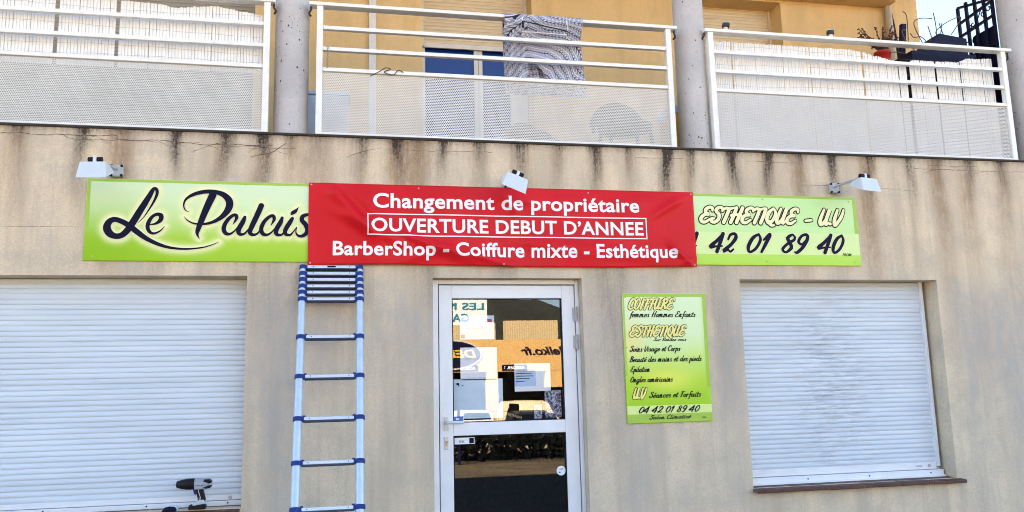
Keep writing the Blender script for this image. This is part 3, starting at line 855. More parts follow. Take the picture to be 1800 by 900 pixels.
reed(3.10, 5.968, lerp([(3.1, 4.385), (4.45, 4.38), (4.55, 4.368), (4.70, 4.335), (4.90, 4.30), (5.02, 4.275), (5.08, 4.315), (5.55, 4.325), (5.70, 4.37), (6., 4.385)]), .0165, .125,
     [(3.30, .009), (4.58, .014), (5.035, .018), (5.33, .008), (5.60, .008)], 'white reed screen sagging below the red pot and the black planter', [(4.33, .012), (4.17, .015), (4.0, .02), (3.94, .01)], 3.41)

# ---------------------------------------------------------------- patterned cloth on the middle railing
def cloth_mat():
    n = N('leaf_print_cloth')
    uv = n.node('ShaderNodeUVMap').outputs[0]
    sp = n.node('ShaderNodeSeparateXYZ'); n.put(sp.inputs[0], uv)
    wob = n.math('MULTIPLY', n.math('SUBTRACT', n.noise(3.5, uv, 2), .5), .10)
    U = n.math('ADD', sp.outputs[0], wob); V = n.math('ADD', sp.outputs[1], wob)
    W_ = .066                                                 # spacing of the leaf stems
    r = n.math('DIVIDE', V, W_)
    f = n.math('ABSOLUTE', n.math('SUBTRACT', n.math('FRACT', r), .5))          # 0 on the stem, .5 between rows
    ph = n.math('SUBTRACT', n.math('MULTIPLY', U, 1 / .027), n.math('MULTIPLY', n.math('POWER', f, .6), 1.9))
    leaf = n.math('ABSOLUTE', n.math('SUBTRACT', n.math('FRACT', ph), .5))      # distance across a leaf
    dark = n.math('GREATER_THAN', leaf, n.math('SUBTRACT', .5, n.math('MULTIPLY', n.math('SUBTRACT', .35, f), .58)))
    rib = n.math('MULTIPLY', n.math('LESS_THAN', leaf, .09), n.math('LESS_THAN', f, .3))
    stem = n.math('LESS_THAN', f, .05)
    edge = n.math('MULTIPLY', n.math('GREATER_THAN', leaf, .40), n.math('GREATER_THAN', f, .34))
    rim = n.math('GREATER_THAN', f, .455)
    c = n.ramp(f, [(0., (.60, .62, .70)), (.16, (.36, .38, .50)), (.42, (.22, .25, .36)), (.5, (.30, .33, .45))])
    c = n.mix(rib, c, (.66, .68, .76))
    c = n.mix(edge, c, (.62, .65, .74))
    c = n.mix(rim, c, (.62, .65, .74))
    c = n.mix(dark, c, (.02, .02, .04))
    c = n.mix(stem, c, (.035, .033, .055))
    n.set(Base_Color=c, Roughness=.9)
    n.b.inputs['Specular IOR Level'].default_value = .15
    return n.m
M['cloth'] = cloth_mat()
def cloth_sheet(mb, uvs, fn, uv, nu, nv, keep=lambda u, v: True):
    base = len(mb.v)
    for j in range(nv + 1):
        for i in range(nu + 1):
            mb.v.append(fn(i / nu, j / nv)); uvs.append(uv(i / nu, j / nv))
    for j in range(nv):
        for i in range(nu):
            if keep((i + .5) / nu, (j + .5) / nv):
                k = base + j * (nu + 1) + i
                mb.f.append((k, k + 1, k + nu + 2, k + nu + 1)); mb.mi.append(0); mb.sm.append(True)
cl = MB(); uvs = []
PATH = [(.120, 4.31), (.114, 4.44), (.106, 4.458), (.018, 4.458), (.010, 4.448), (.011, 4.405), (.05, 4.355), (.094, 4.30), (.104, 4.2), (.104, 3.80)]
PL = [0.]
for (a, b), (c, d_) in zip(PATH, PATH[1:]):
    PL.append(PL[-1] + math.hypot(c - a, d_ - b))
def drape(u, v):
    """from the inner flap over the handrail, down its front and tucked in behind the lower rails"""
    L = v * PL[-1]
    k = max(i for i in range(len(PL) - 1) if PL[i] <= L + 1e-9)
    t = (L - PL[k]) / (PL[k + 1] - PL[k])
    y = PATH[k][0] + (PATH[k + 1][0] - PATH[k][0]) * t; z = PATH[k][1] + (PATH[k + 1][1] - PATH[k][1]) * t
    dn = max(0, L - PL[6])                     # metres below the handrail's front
    x = 1.262 + .66 * u + (.06 * dn * u + .03 * dn)
    fold = (.042 * math.sin(u * 36 + dn * 2) + .008 * math.sin(u * 61 + 1)) * max(0, 1 - u / .42) + .022 * math.sin(u * 8 + dn * 9)
    y += abs(fold) * min(1, dn * 6)
    if PL[4] <= L <= PL[6] + .03:
        z += .008 * math.sin(u * 17 + 1) * (L - PL[4]) / .1
    return (x, y, z)
def cuv(u, v):
    x, z = .66 * u, -.85 * v
    a = -.40 * max(0, u - .28) ** .7 + .10 * math.sin(v * 9 + u * 4) - .9 * max(0, .3 - u) / .3
    return (x * math.cos(a) - z * math.sin(a) * -1, x * -math.sin(a) + z * math.cos(a))
def keepA(u, v):
    s_ = v * PL[-1] - PL[6] + .03                      # metres below the handrail on the inner side
    return not (.30 < u < .68 and s_ > .26 + .30 * (u - .30) / .38)
cloth_sheet(cl, uvs, drape, cuv, 330, 330, keepA)
cloth_sheet(cl, uvs, lambda u, v: (1.40 + .36 * u, .175 + .012 * math.sin(u * 25), 4.20 - .38 * v), lambda u, v: (.36 * u, -.45 * v), 40, 40)
co = cl.build('hanging_cloth', M['cloth'], loc=(1.59, .06, 4.45))
uvl = co.data.uv_layers.new(name='uv')
for lp in co.data.loops:
    uvl.data[lp.index].uv = uvs[lp.vertex_index]
tag(co, 'blue and white leaf patterned cloth hanging over the middle balcony handrail', 'cloth')

# small wire rack hooked on the second rail in front of the cloth
k = MB(); x0, x1, yy = 1.405, 1.78, -.02
for pts in ([(x0, .03, 4.275), (x0, yy, 4.275), (x0, yy, 4.41)], [(x1, .03, 4.275), (x1, yy, 4.275), (x1, yy, 4.41)],
            [(x0, yy, 4.29), (x1, yy, 4.285)], [(x0, yy, 4.365), (x0, .03, 4.45)], [(x1, yy, 4.365), (x1, .03, 4.45)],
            [(x0 + .02, yy, 4.30), (x0 + .06, .03, 4.262)], [(x1 - .03, yy, 4.30), (x1 + .03, .03, 4.262)]):
    k.tube(pts, .003, 6)
rk = thing('wire_rack', (1.59, .0, 4.27), 'small white wire rack hooked on the rail in front of the patterned cloth', 'rack')
k.build('wire_frame', M['white_metal'], rk)
k = MB(); k.tube([(x0, yy - .004, 4.375), (x0 + .04, yy - .004, 4.372), (x1, yy - .004, 4.315), (x1, yy - .004, 4.27)], .0045, 6); k.tube([(x0, yy - .004, 4.38), (x0, yy - .004, 4.32)], .008, 6)
k.build('dark_cord', M['black'], rk)

# bits tied to the railings
k = MB()
for i in range(9):
    z = 4.075 - i * .019
    k.tube([(-.145 + .006 * math.cos(a), .030 + (.006 * math.sin(a) if i % 2 else 0), z + .011 * math.sin(a)) if i % 2 == 0 else (-.145, .030 + .006 * math.cos(a), z + .011 * math.sin(a)) for a in [t * math.pi / 4 for t in range(9)]], .0022, 5, False)
tag(k.build('hanging_chain', M['wire'], loc=(-.145, .03, 4.0)), 'short rusty chain dangling from a rail beside the column', 'chain')
k = MB(); k.tube(catmull([(.18, .03, 3.86), (.25, .028, 3.90), (.30, .03, 3.935), (.34, .028, 3.925), (.29, .03, 3.90), (.36, .028, 3.88), (.40, .03, 3.922), (.44, .03, 3.905)], 5), .0035, 6)
tag(k.build('twisted_wire', M['blackish'], loc=(.3, .03, 3.9)), 'twisted dark wire hooked on the top of the perforated panel', 'wire')

# silver capped lights on the handrail
for i, (x, y, t) in enumerate(((3.228, .06, .012), (4.243, .06, 0))):
    o = thing('garden_light', (x, y, 4.45), ('silver capped light on the handrail next to the column', 'silver capped light on the handrail between column and red pot')[i], 'lamp', 'silver capped lights on the handrail')
    q = MB(); q.tube([(x, y, 4.4505), (x + t * .3, y, 4.485)], .019, 14); q.build('stem', M['trimwhite'], o)
    q = MB(); q.tube([(x + t * .3, y, 4.483), (x + t * .3, y, 4.487), (x + t, y, 4.515), (x + t, y, 4.52)], [.028, .033, .033, .028], 18); q.build('cap', M['blackish'], o)
    q = MB(); q.tube([(x + t, y, 4.5202), (x + t, y, 4.524)], .029, 18); q.build('top_disc', plain('silver', (.55, .6, .66), .25, .8), o)

# red pot with dry succulent
o = thing('flower_pot', (4.92, .26, 4.275), 'red plastic pot with a dried reddish plant behind the handrail', 'flower pot')
q = MB(); q.tube([(4.90, .26, 4.275), (4.90, .26, 4.415), (4.90, .26, 4.415), (4.90, .26, 4.44)], [.055, .07, .076, .076], 28)
q.build('pot', M['red_pot'], o)
q = MB(); random.seed(11)
for i in range(34):
    a = random.uniform(0, 6.28); L = random.uniform(.12, .26)
    hx, hy = math.cos(a), math.sin(a) * .7
    pts = [(4.90, .26, 4.435), (4.90 + hx * L * .4, .26 + hy * L * .4, 4.50 + random.uniform(0, .04)), (4.90 + hx * L, .26 + hy * L, 4.53 + random.uniform(-.01, .10) * (1 if i % 4 else 1.7))]
    c = catmull(pts, 5); q.tube(c, .004, 5)
    for p_ in c[3:]:
        for _ in range(3):
            v = Vector((random.uniform(-1, 1), random.uniform(-1, 1), random.uniform(-.6, 1))).normalized() * random.uniform(.010, .02)
            s_ = Vector(p_); side = v.cross(Vector((.3, .5, .8))).normalized() * .005
            q.add([s_ + side, s_ + v * .6 + side * 1.4, s_ + v, s_ + v * .6 - side * 1.4, s_ - side], [(0, 1, 2, 3, 4)])
q.build('dry_plant', M['dry'], o)

# dark planter with bare stems, post
o = thing('planter', (5.6, .35, 4.36), 'black planter box with bare dry stems behind the sagging screen', 'planter')
q = MB()
q.prism([(5.10, 3.376), (5.97, 3.376), (5.90, 4.47), (5.20, 4.475)], .24, .56)
q.prism([(5.33, 4.474), (5.86, 4.472), (5.86, 4.655), (5.56, 4.69), (5.42, 4.55)], .29, .52)
q.build('box', M['darkmetal'], o, bevel=.008)
q = MB()
for pts in ([(5.60, .38, 4.66), (5.61, .38, 4.80), (5.58, .36, 4.93)], [(5.66, .38, 4.66), (5.60, .38, 4.74), (5.70, .37, 4.83), (5.84, .36, 4.90), (5.88, .36, 4.885), (5.76, .37, 4.72)],
            [(5.45, .38, 4.6), (5.36, .37, 4.80), (5.42, .36, 4.86), (5.56, .36, 4.87)], [(5.40, .4, 4.52), (5.28, .38, 4.60), (5.22, .37, 4.72), (5.26, .36, 4.73)],
            [(5.5, .38, 4.62), (5.42, .37, 4.68), (5.34, .36, 4.66), (5.30, .36, 4.70)], [(5.70, .38, 4.66), (5.66, .37, 4.76), (5.63, .36, 4.83)], [(5.55, .38, 4.68), (5.52, .38, 4.80)], [(5.64, .38, 4.67), (5.68, .38, 4.84)],
            [(5.2, .3, 4.46), (5.02, .28, 4.46), (4.95, .26, 4.40)], [(5.3, .4, 4.6), (5.33, .42, 4.9), (5.29, .42, 4.95)]):
    q.tube(catmull(pts, 5), .0045, 6)
q.build('dry_stems', M['twig'], o)
q = MB(); q.prism([(5.335, 4.36), (5.385, 4.36), (5.465, 4.92), (5.41, 4.92)], .60, .64)
tag(q.build('leaning_board', M['darkmetal'], loc=(5.36, .62, 4.36), bevel=.004), 'narrow dark board leaning upright behind the black planter', 'board')

# iron side gate with scrolls at the terrace end
o = thing('iron_grille', (6.25, .58, ZT + .03), 'dark blue iron grille with scrolls beside the shaded end column', 'grille')
q = MB(); X = 6.25
for y, z0, z1 in ((.80, ZT + .03, 5.235), (.685, ZT + .03, 5.245), (.57, ZT + .03, 5.23), (.455, ZT + .03, 5.19), (.35, ZT + .03, 5.13)):
    q = MB(); q.box(X - .012, X + .012, y - .014, y + .014, z0, z1); q.build('upright', M['darkmetal'], o)
for za, zb in ((5.235, 5.12), (5.06, 5.10), (4.92, 4.95), (4.66, 4.66), (3.5, 3.5)):
    a, b = Vector((X, .80, za)), Vector((X, .35, zb))
    d_ = (b - a).normalized(); n_ = Vector((0, -d_.z, d_.y)) * .012
    q = MB(); q.add([a + n_ + Vector((-.011, 0, 0)), b + n_ + Vector((-.011, 0, 0)), b - n_ + Vector((-.011, 0, 0)), a - n_ + Vector((-.011, 0, 0)),
           a + n_ + Vector((.011, 0, 0)), b + n_ + Vector((.011, 0, 0)), b - n_ + Vector((.011, 0, 0)), a - n_ + Vector((.011, 0, 0))],
          [(0, 3, 2, 1), (4, 5, 6, 7), (0, 1, 5, 4), (2, 3, 7, 6), (0, 4, 7, 3), (1, 2, 6, 5)]); q.build('crossbar', M['darkmetal'], o)
def scroll(cy, cz, r, turn, a0):
    return [(X, cy + math.cos(a0 + turn * t * .42) * r * (1 - t / 17), cz + math.sin(a0 + turn * t * .42) * r * (1 - t / 17)) for t in range(15)]
for cy, cz, r, tn, a0 in ((.48, 5.03, .045, 1, 2.5), (.40, 5.05, .035, -1, .5), (.62, 4.98, .035, 1, 3.), (.66, 4.97, .03, -1, 0), (.72, 4.78, .05, 1, 1.), (.61, 4.80, .05, -1, 2.), (.72, 4.70, .05, -1, 2.), (.61, 4.71, .05, 1, 1.)):
    q = MB(); q.tube(scroll(cy, cz, r, tn, a0), .006, 6); q.build('scroll', M['darkmetal'], o)
q = MB(); q.tube([(X, .59, 4.95), (X, .50, 5.075)], .006, 6); q.build('scroll', M['darkmetal'], o)
q = MB(); q.box(X + .02, X + .03, .37, .66, ZT + .04, 4.86); q.build('backing_sheet', M['darkmetal'], o)

# things seen through the perforated panel
o = thing('garden_chair', (2.55, .85, ZT + .03), 'dark round backed chair behind the perforated panel', 'chair')
z0 = ZT + .031
q = MB(); q.tube([(2.55, .85, z0 + .40), (2.55, .85, z0 + .43)], [.25, .26], 24); q.build('seat', M['chair'], o)
q = MB(); q.prism([(2.55 + .27 * math.cos(t), z0 + .50 + .27 * math.sin(t) * .9) for t in [i * math.pi / 10 for i in range(11)]], 1.05, 1.08); q.box(2.30, 2.33, 1.05, 1.08, z0 + .43, z0 + .5); q.box(2.77, 2.80, 1.05, 1.08, z0 + .43, z0 + .5)
q.build('backrest', M['chair'], o)
for dx, dy in ((-.2, -.18), (.2, -.18), (-.2, .18), (.2, .18)):
    q = MB(); q.tube([(2.55 + dx * 1.1, .85 + dy * 1.1, z0), (2.55 + dx * .9, .85 + dy * .9, z0 + .41)], .018, 10); q.build('leg', M['chair'], o)
o = thing('storage_box', (-.2, .75, z0), 'pale blue box standing behind the railing post and column', 'box')
q = MB(); q.box(-.38, .02, .6, .9, z0, z0 + .52); q.build('body', M['paleblue'], o, bevel=.01)
q = MB(); q.box(-.39, .03, .59, .91, z0 + .521, z0 + .56); q.build('lid', M['paleblue'], o, bevel=.008)
o = thing('yellow_crate', (3.06, .8, z0), 'yellow plastic crate with pale blue lid behind the middle column', 'crate')
q = MB(); q.box(2.94, 3.2, .65, .95, z0, z0 + .52); q.build('body', M['yellow'], o, bevel=.01)
q = MB(); q.box(2.93, 3.21, .64, .96, z0 + .521, z0 + .60); q.build('lid', M['paleblue'], o, bevel=.008)
o = thing('folded_clothes', (1.55, .9, z0), 'heap of brown and pale laundry on the balcony floor behind the perforated panel', 'laundry')
q = MB(); random.seed(5)
for i in range(5):
    c_ = Vector((1.5 + random.uniform(-.2, .25), .9, z0 + .08 + .06 * i))
    q.tube(catmull([c_ + Vector((-.22, .03, 0)), c_ + Vector((-.08, -.04, .05)), c_ + Vector((.08, .03, .02)), c_ + Vector((.22, -.02, -.01))], 5), [.03 + .045 * math.sin(math.pi * t / 15) for t in range(16)], 10)
q.build('cloth_pile', M['chair'], o)

# ---------------------------------------------------------------- the long green sign
SG = thing('shop_sign', (1.25, 0, 2.38), 'long pale green shop sign with black script name, partly covered by the red banner', 'sign')
q = MB(); q.box(-1.80, 4.29, -.014, -.002, 2.38, 2.973); q.build('board', M['sign'], SG, bevel=.002)
q = MB()
q.quad((-1.798, -.0145, 2.952), (4.288, -.0145, 2.952), (4.288, -.0145, 2.972), (-1.798, -.0145, 2.972))
q.quad((-1.798, -.0146, 2.60), (-1.775, -.0146, 2.60), (-1.775, -.0146, 2.951), (-1.798, -.0146, 2.951))
q.quad((4.255, -.0146, 2.656), (4.288, -.0146, 2.656), (4.288, -.0146, 2.951), (4.255, -.0146, 2.951))
q.build('border', M['greenline'], SG)
q = MB(); q.quad((1.5, -.0146, 2.470), (4.288, -.0146, 2.470), (4.288, -.0146, 2.655), (1.5, -.0146, 2.655)); q.build('number_band', M['signband'], SG)
q = MB(); q.quad((1.5, -.0146, 2.382), (4.288, -.0146, 2.382), (4.288, -.0146, 2.4695), (1.5, -.0146, 2.4695)); q.build('foot_band', M['signfoot'], SG)
q = MB()
for x, z in ((-1.74, 2.41), (-.72, 2.42), (4.22, 2.935), (4.23, 2.41), (3.42, 2.94), (3.42, 2.41), (-.72, 2.955)):
    q = MB(); q.tube([(x, -.014, z), (x, -.018, z)], .007, 10); q.build('screw', M['greenline'], SG)
LP = {'L':[(-1.449,2.655,0.0023),(-1.415,2.692,0.0057),(-1.382,2.748,0.0103),(-1.349,2.812,0.0149),(-1.33,2.869,0.0207),(-1.336,2.902,0.023),(-1.356,2.902,0.0253),(-1.383,2.848,0.0368),(-1.433,2.753,0.046),(-1.484,2.655,0.0483),(-1.516,2.6,0.046),(-1.554,2.562,0.0414),(-1.597,2.556,0.0414),(-1.635,2.577,0.0506),(-1.653,2.618,0.0517),(-1.639,2.658,0.0437),(-1.604,2.676,0.0368),(-1.553,2.66,0.0368),(-1.503,2.63,0.0391),(-1.453,2.589,0.0391),(-1.388,2.541,0.0322),(-1.305,2.5,0.0253),(-1.222,2.476,0.0184),(-1.119,2.468,0.0138),(-1.017,2.478,0.0103),(-0.944,2.499,0.0069),(-0.895,2.523,0.0023)],
 'e':[(-1.374,2.642,0.0057),(-1.332,2.65,0.0161),(-1.3,2.675,0.0299),(-1.296,2.707,0.0322),(-1.32,2.719,0.0253),(-1.352,2.703,0.023),(-1.376,2.665,0.0276),(-1.383,2.623,0.0276),(-1.368,2.59,0.023),(-1.339,2.578,0.0161),(-1.299,2.597,0.0103),(-1.268,2.633,0.0023)],
 'Pb':[(-1.107,2.74,0.0023),(-1.133,2.754,0.0069),(-1.146,2.79,0.0103),(-1.13,2.835,0.0161),(-1.077,2.872,0.0253),(-0.999,2.893,0.0299),(-0.92,2.89,0.0322),(-0.864,2.866,0.0414),(-0.831,2.822,0.0506),(-0.837,2.767,0.0483),(-0.878,2.71,0.0345),(-0.94,2.669,0.023),(-1.012,2.651,0.0161),(-1.075,2.657,0.0115),(-1.115,2.678,0.008),(-1.139,2.705,0.0023)],
 'Ps':[(-0.948,2.87,0.0529),(-0.985,2.779,0.0483),(-1.02,2.679,0.0414),(-1.042,2.609,0.0322),(-1.045,2.576,0.0184),(-1.029,2.544,0.0023)],
 'a':[(-0.800,2.655,0.004),(-0.778,2.698,0.0225),(-0.783,2.721,0.0255),(-0.806,2.718,0.023),(-0.843,2.68,0.0276),(-0.865,2.626,0.0299),(-0.849,2.586,0.0276),(-0.813,2.585,0.0161),(-0.774,2.624,0.0092),(-0.738,2.689,0.0092),(-0.719,2.714,0.0161),(-0.731,2.676,0.0322),(-0.759,2.619,0.0345),(-0.756,2.585,0.0276),(-0.724,2.582,0.0161),(-0.693,2.618,0.0092),(-0.679,2.643,0.0069)],
 'l':[(-0.606,2.797,0.0391),(-0.632,2.729,0.0391),(-0.664,2.652,0.0368),(-0.682,2.6,0.0322),(-0.662,2.578,0.023),(-0.629,2.587,0.0138),(-0.602,2.626,0.0092)],
 'a2':[(-0.535,2.650,0.004),(-0.513,2.694,0.0225),(-0.52,2.720,0.0255),(-0.544,2.716,0.023),(-0.581,2.679,0.0276),(-0.603,2.624,0.0299),(-0.587,2.584,0.0276),(-0.549,2.583,0.0161),(-0.509,2.623,0.0092),(-0.474,2.686,0.0092),(-0.455,2.713,0.0161),(-0.467,2.674,0.0322),(-0.495,2.619,0.0345),(-0.493,2.585,0.0276),(-0.459,2.58,0.0161),(-0.432,2.613,0.0092),(-0.415,2.645,0.0069)],
 'i':[(-0.383,2.705,0.023),(-0.4,2.675,0.0322),(-0.432,2.615,0.0322),(-0.427,2.585,0.0253),(-0.396,2.581,0.0161),(-0.371,2.609,0.0092),(-0.35,2.639,0.0069)],
 'dot':[(-0.391,2.735,0.0115),(-0.382,2.746,0.0276),(-0.365,2.758,0.0276),(-0.35,2.775,0.0138),(-0.339,2.791,0.0023)],
 's':[(-0.244,2.726,0.0184),(-0.272,2.735,0.023),(-0.307,2.722,0.0299),(-0.314,2.692,0.0322),(-0.285,2.656,0.0345),(-0.273,2.613,0.0322),(-0.299,2.578,0.0253),(-0.335,2.574,0.0184),(-0.356,2.6,0.0092),(-0.35,2.632,0.0034)]}
e = MB(); q = MB()
for i, (k_, st) in enumerate(LP.items()):
    e.ribbon(st, -.0166 - i * .00015, .0042)
    q.ribbon(st, -.0190 - i * .0004)
xs_ = np.linspace(-1.774, -.20, 270); zs_ = np.linspace(2.384, 2.951, 96)
GX, GZ_ = np.meshgrid(xs_, zs_)
fade = np.zeros(GX.shape)
for st in LP.values():
    for (px, pz, pw) in catmull(st, 6):
        dist = np.maximum(np.hypot(GX - px, GZ_ - pz) - pw / 2, 0)
        np.maximum(fade, np.exp(-(dist / .034) ** 2), out=fade)
hl_ = MB(); nx_ = len(xs_)
hl_.v = [(float(a), -.01445, float(b)) for a, b in zip(GX.ravel(), GZ_.ravel())]
for j in range(len(zs_) - 1):
    for i in range(nx_ - 1):
        k = j * nx_ + i; hl_.f.append((k, k + 1, k + nx_ + 1, k + nx_)); hl_.mi.append(0); hl_.sm.append(False)
hl_.fade = fade.ravel().tolist()
hl_.build('name_print', M['signhalo'], SG); e.build('lettering_rim', M['cream'], SG); q.build('name_lettering', M['navy'], SG)
def outlined(parent, strokes, y, rim, fill_mat, rim_mat, names=('lettering_outline', 'lettering_fill')):
    a, b = MB(), MB()
    for i, st in enumerate(strokes):
        a.ribbon(st, y - i * .00005, rim, step=1e-6); b.ribbon(st, y - .0026 - i * .00012, step=2e-6)
    a.build(names[0], rim_mat, parent); b.build(names[1], fill_mat, parent)
outlined(SG, brush('ESTHETIQUE', 2.86, 3.735, 2.735, .125, .24, contrast=.2), -.0152, .0085, M['cream'], M['ink'])
outlined(SG, brush('-', 3.80, 3.855, 2.71, .125, .24), -.0152, .0085, M['cream'], M['ink'])
outlined(SG, brush('U.V', 3.935, 4.165, 2.73, .13, .24, contrast=.2), -.0152, .0085, M['cream'], M['ink'])
for t, a, b in (('04', 2.62, 2.815), ('42', 2.925, 3.155), ('01', 3.262, 3.465), ('89', 3.57, 3.803), ('40', 3.898, 4.136)):
    outlined(SG, brush(t, a, b, 2.490, .150, .205, contrast=.45), -.0152, .0055, M['navy'], M['cream'], ('number_rim', 'number_lettering'))
q = MB(); v, fs = lettering('PROM', (4.12, 4.205, 2.462, 2.486), -.0155, .02, .2); q.add(v, fs); q.build('printer_mark', M['ink'], SG)

# ---------------------------------------------------------------- red banner over the sign
BX0, BX1, BZ0, BZ1 = -.268, 2.795, 2.357, 2.980
def fold(x, z, cx, cz, ang, width, length, amp):
    ca, sa = math.cos(ang), math.sin(ang)
    a = (x - cx) * ca + (z - cz) * sa; b = -(x - cx) * sa + (z - cz) * ca
    return amp * math.exp(-(b / width) ** 2) * math.exp(-(a / length) ** 4)
def bulge(x, z):
    u = (x - BX0) / (BX1 - BX0); v = (z - BZ0) / (BZ1 - BZ0)
    e_ = (min(1, min(u, 1 - u) * 18) * .6 + .4) * (.25 + .75 * min(1, (1 - v) * 7)) * (.5 + .5 * min(1, v * 8))
    b = .012
    b += fold(x, z, .03, 2.78, -.85, .045, .30, .030) - fold(x, z, .10, 2.80, -.80, .035, .28, .010)
    b += fold(x, z, .22, 2.62, -.45, .04, .35, .016)
    b += fold(x, z, .62, 2.52, -.38, .035, .45, .018) + fold(x, z, .95, 2.44, -.25, .03, .40, .016)
    b += fold(x, z, .55, 2.42, .35, .04, .30, .010)
    b += fold(x, z, 1.24, 2.86, -.9, .03, .12, .012) + fold(x, z, 1.30, 2.90, -.35, .03, .15, .008)
    b += fold(x, z, 2.66, 2.45, -.75, .022, .16, .020) + fold(x, z, 2.72, 2.40, .35, .02, .12, .014)
    b += fold(x, z, 2.62, 2.88, .55, .035, .22, .012)
    b += fold(x, z, 1.8, 2.50, -.10, .05, .6, .008)
    b += .004 * math.sin(x * 3.1 + 1) * (1 - v) + .0025 * math.sin(x * 8.3 + z * 5)
    return .022 + (b - .012) * 1.7 * e_ + .012 * e_
bn = thing('banner', (1.26, 0, 2.357), 'red banner with white lettering about a change of owner, hung over the green sign', 'banner')
def bpt(x, z, yy):
    sag = .006 * math.sin((x - BX0) * 2.4) if z < 2.5 else 0
    return (x, -bulge(x, z) + yy, z + sag * max(0, 1 - (z - BZ0) / .14))
q = MB(); nx, nz = 220, 50
q.v = [bpt(BX0 + (BX1 - BX0) * i / nx, BZ0 + (BZ1 - BZ0) * j / nz, 0) for j in range(nz + 1) for i in range(nx + 1)]
for j in range(nz):
    for i in range(nx):
        k_ = j * (nx + 1) + i; q.f.append((k_, k_ + 1, k_ + nx + 2, k_ + nx + 1)); q.mi.append(0); q.sm.append(True)
bo = q.build('banner_sheet', M['red'], bn)
sm = bo.modifiers.new('thick', 'SOLIDIFY'); sm.thickness = .0012; sm.offset = -1
q = MB()
for t, bx in (('Changement de propriétaire', (.206, 2.318, 2.760, 2.912)), ('OUVERTURE DEBUT D’ANNEE', (.192, 2.345, 2.6075, 2.7185)), ('BarberShop - Coiffure mixte - Esthétique', (-.088, 2.622, 2.392, 2.538))):
    q = MB(); v, fs = lettering(t, bx, -.0035, .024, pos=bpt, space=1.04); q.add(v, fs); q.build('banner_lettering', M['letter_white'], bn)
q = MB()
a, b, c, d_, t_ = .163, 2.375, 2.579, 2.753, .0085
for i in range(80):
    xa, xb = a + (b - a) * i / 80, a + (b - a) * (i + 1) / 80
    for z_ in (c, d_ - t_):
        q.quad(bpt(xa, z_, -.0033), bpt(xb, z_, -.0033), bpt(xb, z_ + t_, -.0033), bpt(xa, z_ + t_, -.0033))
for i in range(12):
    za, zb = c + t_ + (d_ - c - 2 * t_) * i / 12, c + t_ + (d_ - c - 2 * t_) * (i + 1) / 12
    for x_ in (a, b - t_):
        q.quad(bpt(x_, za, -.0033), bpt(x_ + t_, za, -.0033), bpt(x_ + t_, zb, -.0033), bpt(x_, zb, -.0033))
q.build('lettering_frame', M['letter_white'], bn)
q = MB()
for x_, z_ in ((-.25, 2.965), (.55, 2.955), (1.9, 2.952), (2.775, 2.962), (2.775, 2.375), (-.25, 2.372), (1.2, 2.37)):
    y_ = -bulge(x_, z_); q = MB(); q.tube([(x_, y_ + .001, z_), (x_, y_ - .004, z_)], .006, 10); q.build('eyelet', M['grey'], bn)

# ---------------------------------------------------------------- green price board
MN = thing('price_board', (2.505, 0, 1.135), 'upright green and white board listing hair and beauty services beside the door', 'sign')
q = MB(); q.box(2.15, 2.855, -.014, -.002, 1.135, 2.145); q.build('board', M['menu'], MN, bevel=.002)
q = MB()
q.quad((2.152, -.0146, 2.118), (2.853, -.0146, 2.118), (2.853, -.0146, 2.143), (2.152, -.0146, 2.143)); q.quad((2.152, -.0146, 1.5), (2.166, -.0146, 1.5), (2.166, -.0146, 2.117), (2.152, -.0146, 2.117)); q.quad((2.825, -.0146, 1.4), (2.853, -.0146, 1.4), (2.853, -.0146, 2.117), (2.825, -.0146, 2.117))
q.build('border', M['greenline'], MN)
q = MB(); q.quad((2.152, -.0147, 1.203), (2.853, -.0147, 1.203), (2.853, -.0147, 1.268), (2.152, -.0147, 1.268)); q.build('number_band', M['menuband'], MN)
q = MB(); q.quad((2.152, -.0147, 1.137), (2.853, -.0147, 1.137), (2.853, -.0147, 1.2025), (2.152, -.0147, 1.2025)); q.build('foot_band', M['greenline'], MN)
M['menucream'] = plain('yellow_print', (.84, .74, .22), .5, var=.05)
for t, a, b, z_, c_ in (('COIFFURE', 2.205, 2.585, 2.022, .082), ('ESTHETIQUE', 2.205, 2.672, 1.808, .080), ('U.V', 2.21, 2.315, 1.325, .078)):
    outlined(MN, brush(t, a, b, z_, c_, .20, contrast=.2), -.0152, .0045, M['menucream'], M['ink'])
k = 0
for t, a, b, z_, c_, wt in (('femmes Hommes Enfants', 2.20, 2.762, 1.958, .044, .17), ('Sur Rendez vous', 2.395, 2.670, 1.768, .024, .2), ('Soins Visage et Corps', 2.195, 2.615, 1.688, .043, .17),
                            ('Beauté des mains et des pieds', 2.190, 2.791, 1.607, .043, .17), ('Epilation', 2.195, 2.350, 1.530, .042, .17), ('Ongles américains', 2.19, 2.538, 1.450, .043, .17),
                            ('Séances et Forfaits', 2.337, 2.768, 1.328, .043, .17), ('04 42 01 89 40', 2.25, 2.750, 1.213, .047, .2), ('Salon Climatisé', 2.33, 2.675, 1.163, .030, .2)):
    a_ = MB()
    for st in brush(t, a, b, z_, c_, wt):
        a_.ribbon(st, -.0156 - k * 8e-6, step=1e-6, sub=4); k += 1
    a_.build('menu_lettering', M['ink'], MN)
q = MB(); v, fs = lettering('PROM', (2.765, 2.80, 1.160, 1.172), -.0155, .02, .2); q.add(v, fs); q.build('printer_mark', M['ink'], MN)
q = MB()
for x, z in ((2.175, 2.12), (2.83, 2.12), (2.175, 1.165), (2.83, 1.16), (2.835, 1.72), (2.165, 1.72)):
    q = MB(); q.tube([(x, -.014, z), (x, -.018, z)], .008, 10); q.build('screw', M['greenline'], MN)

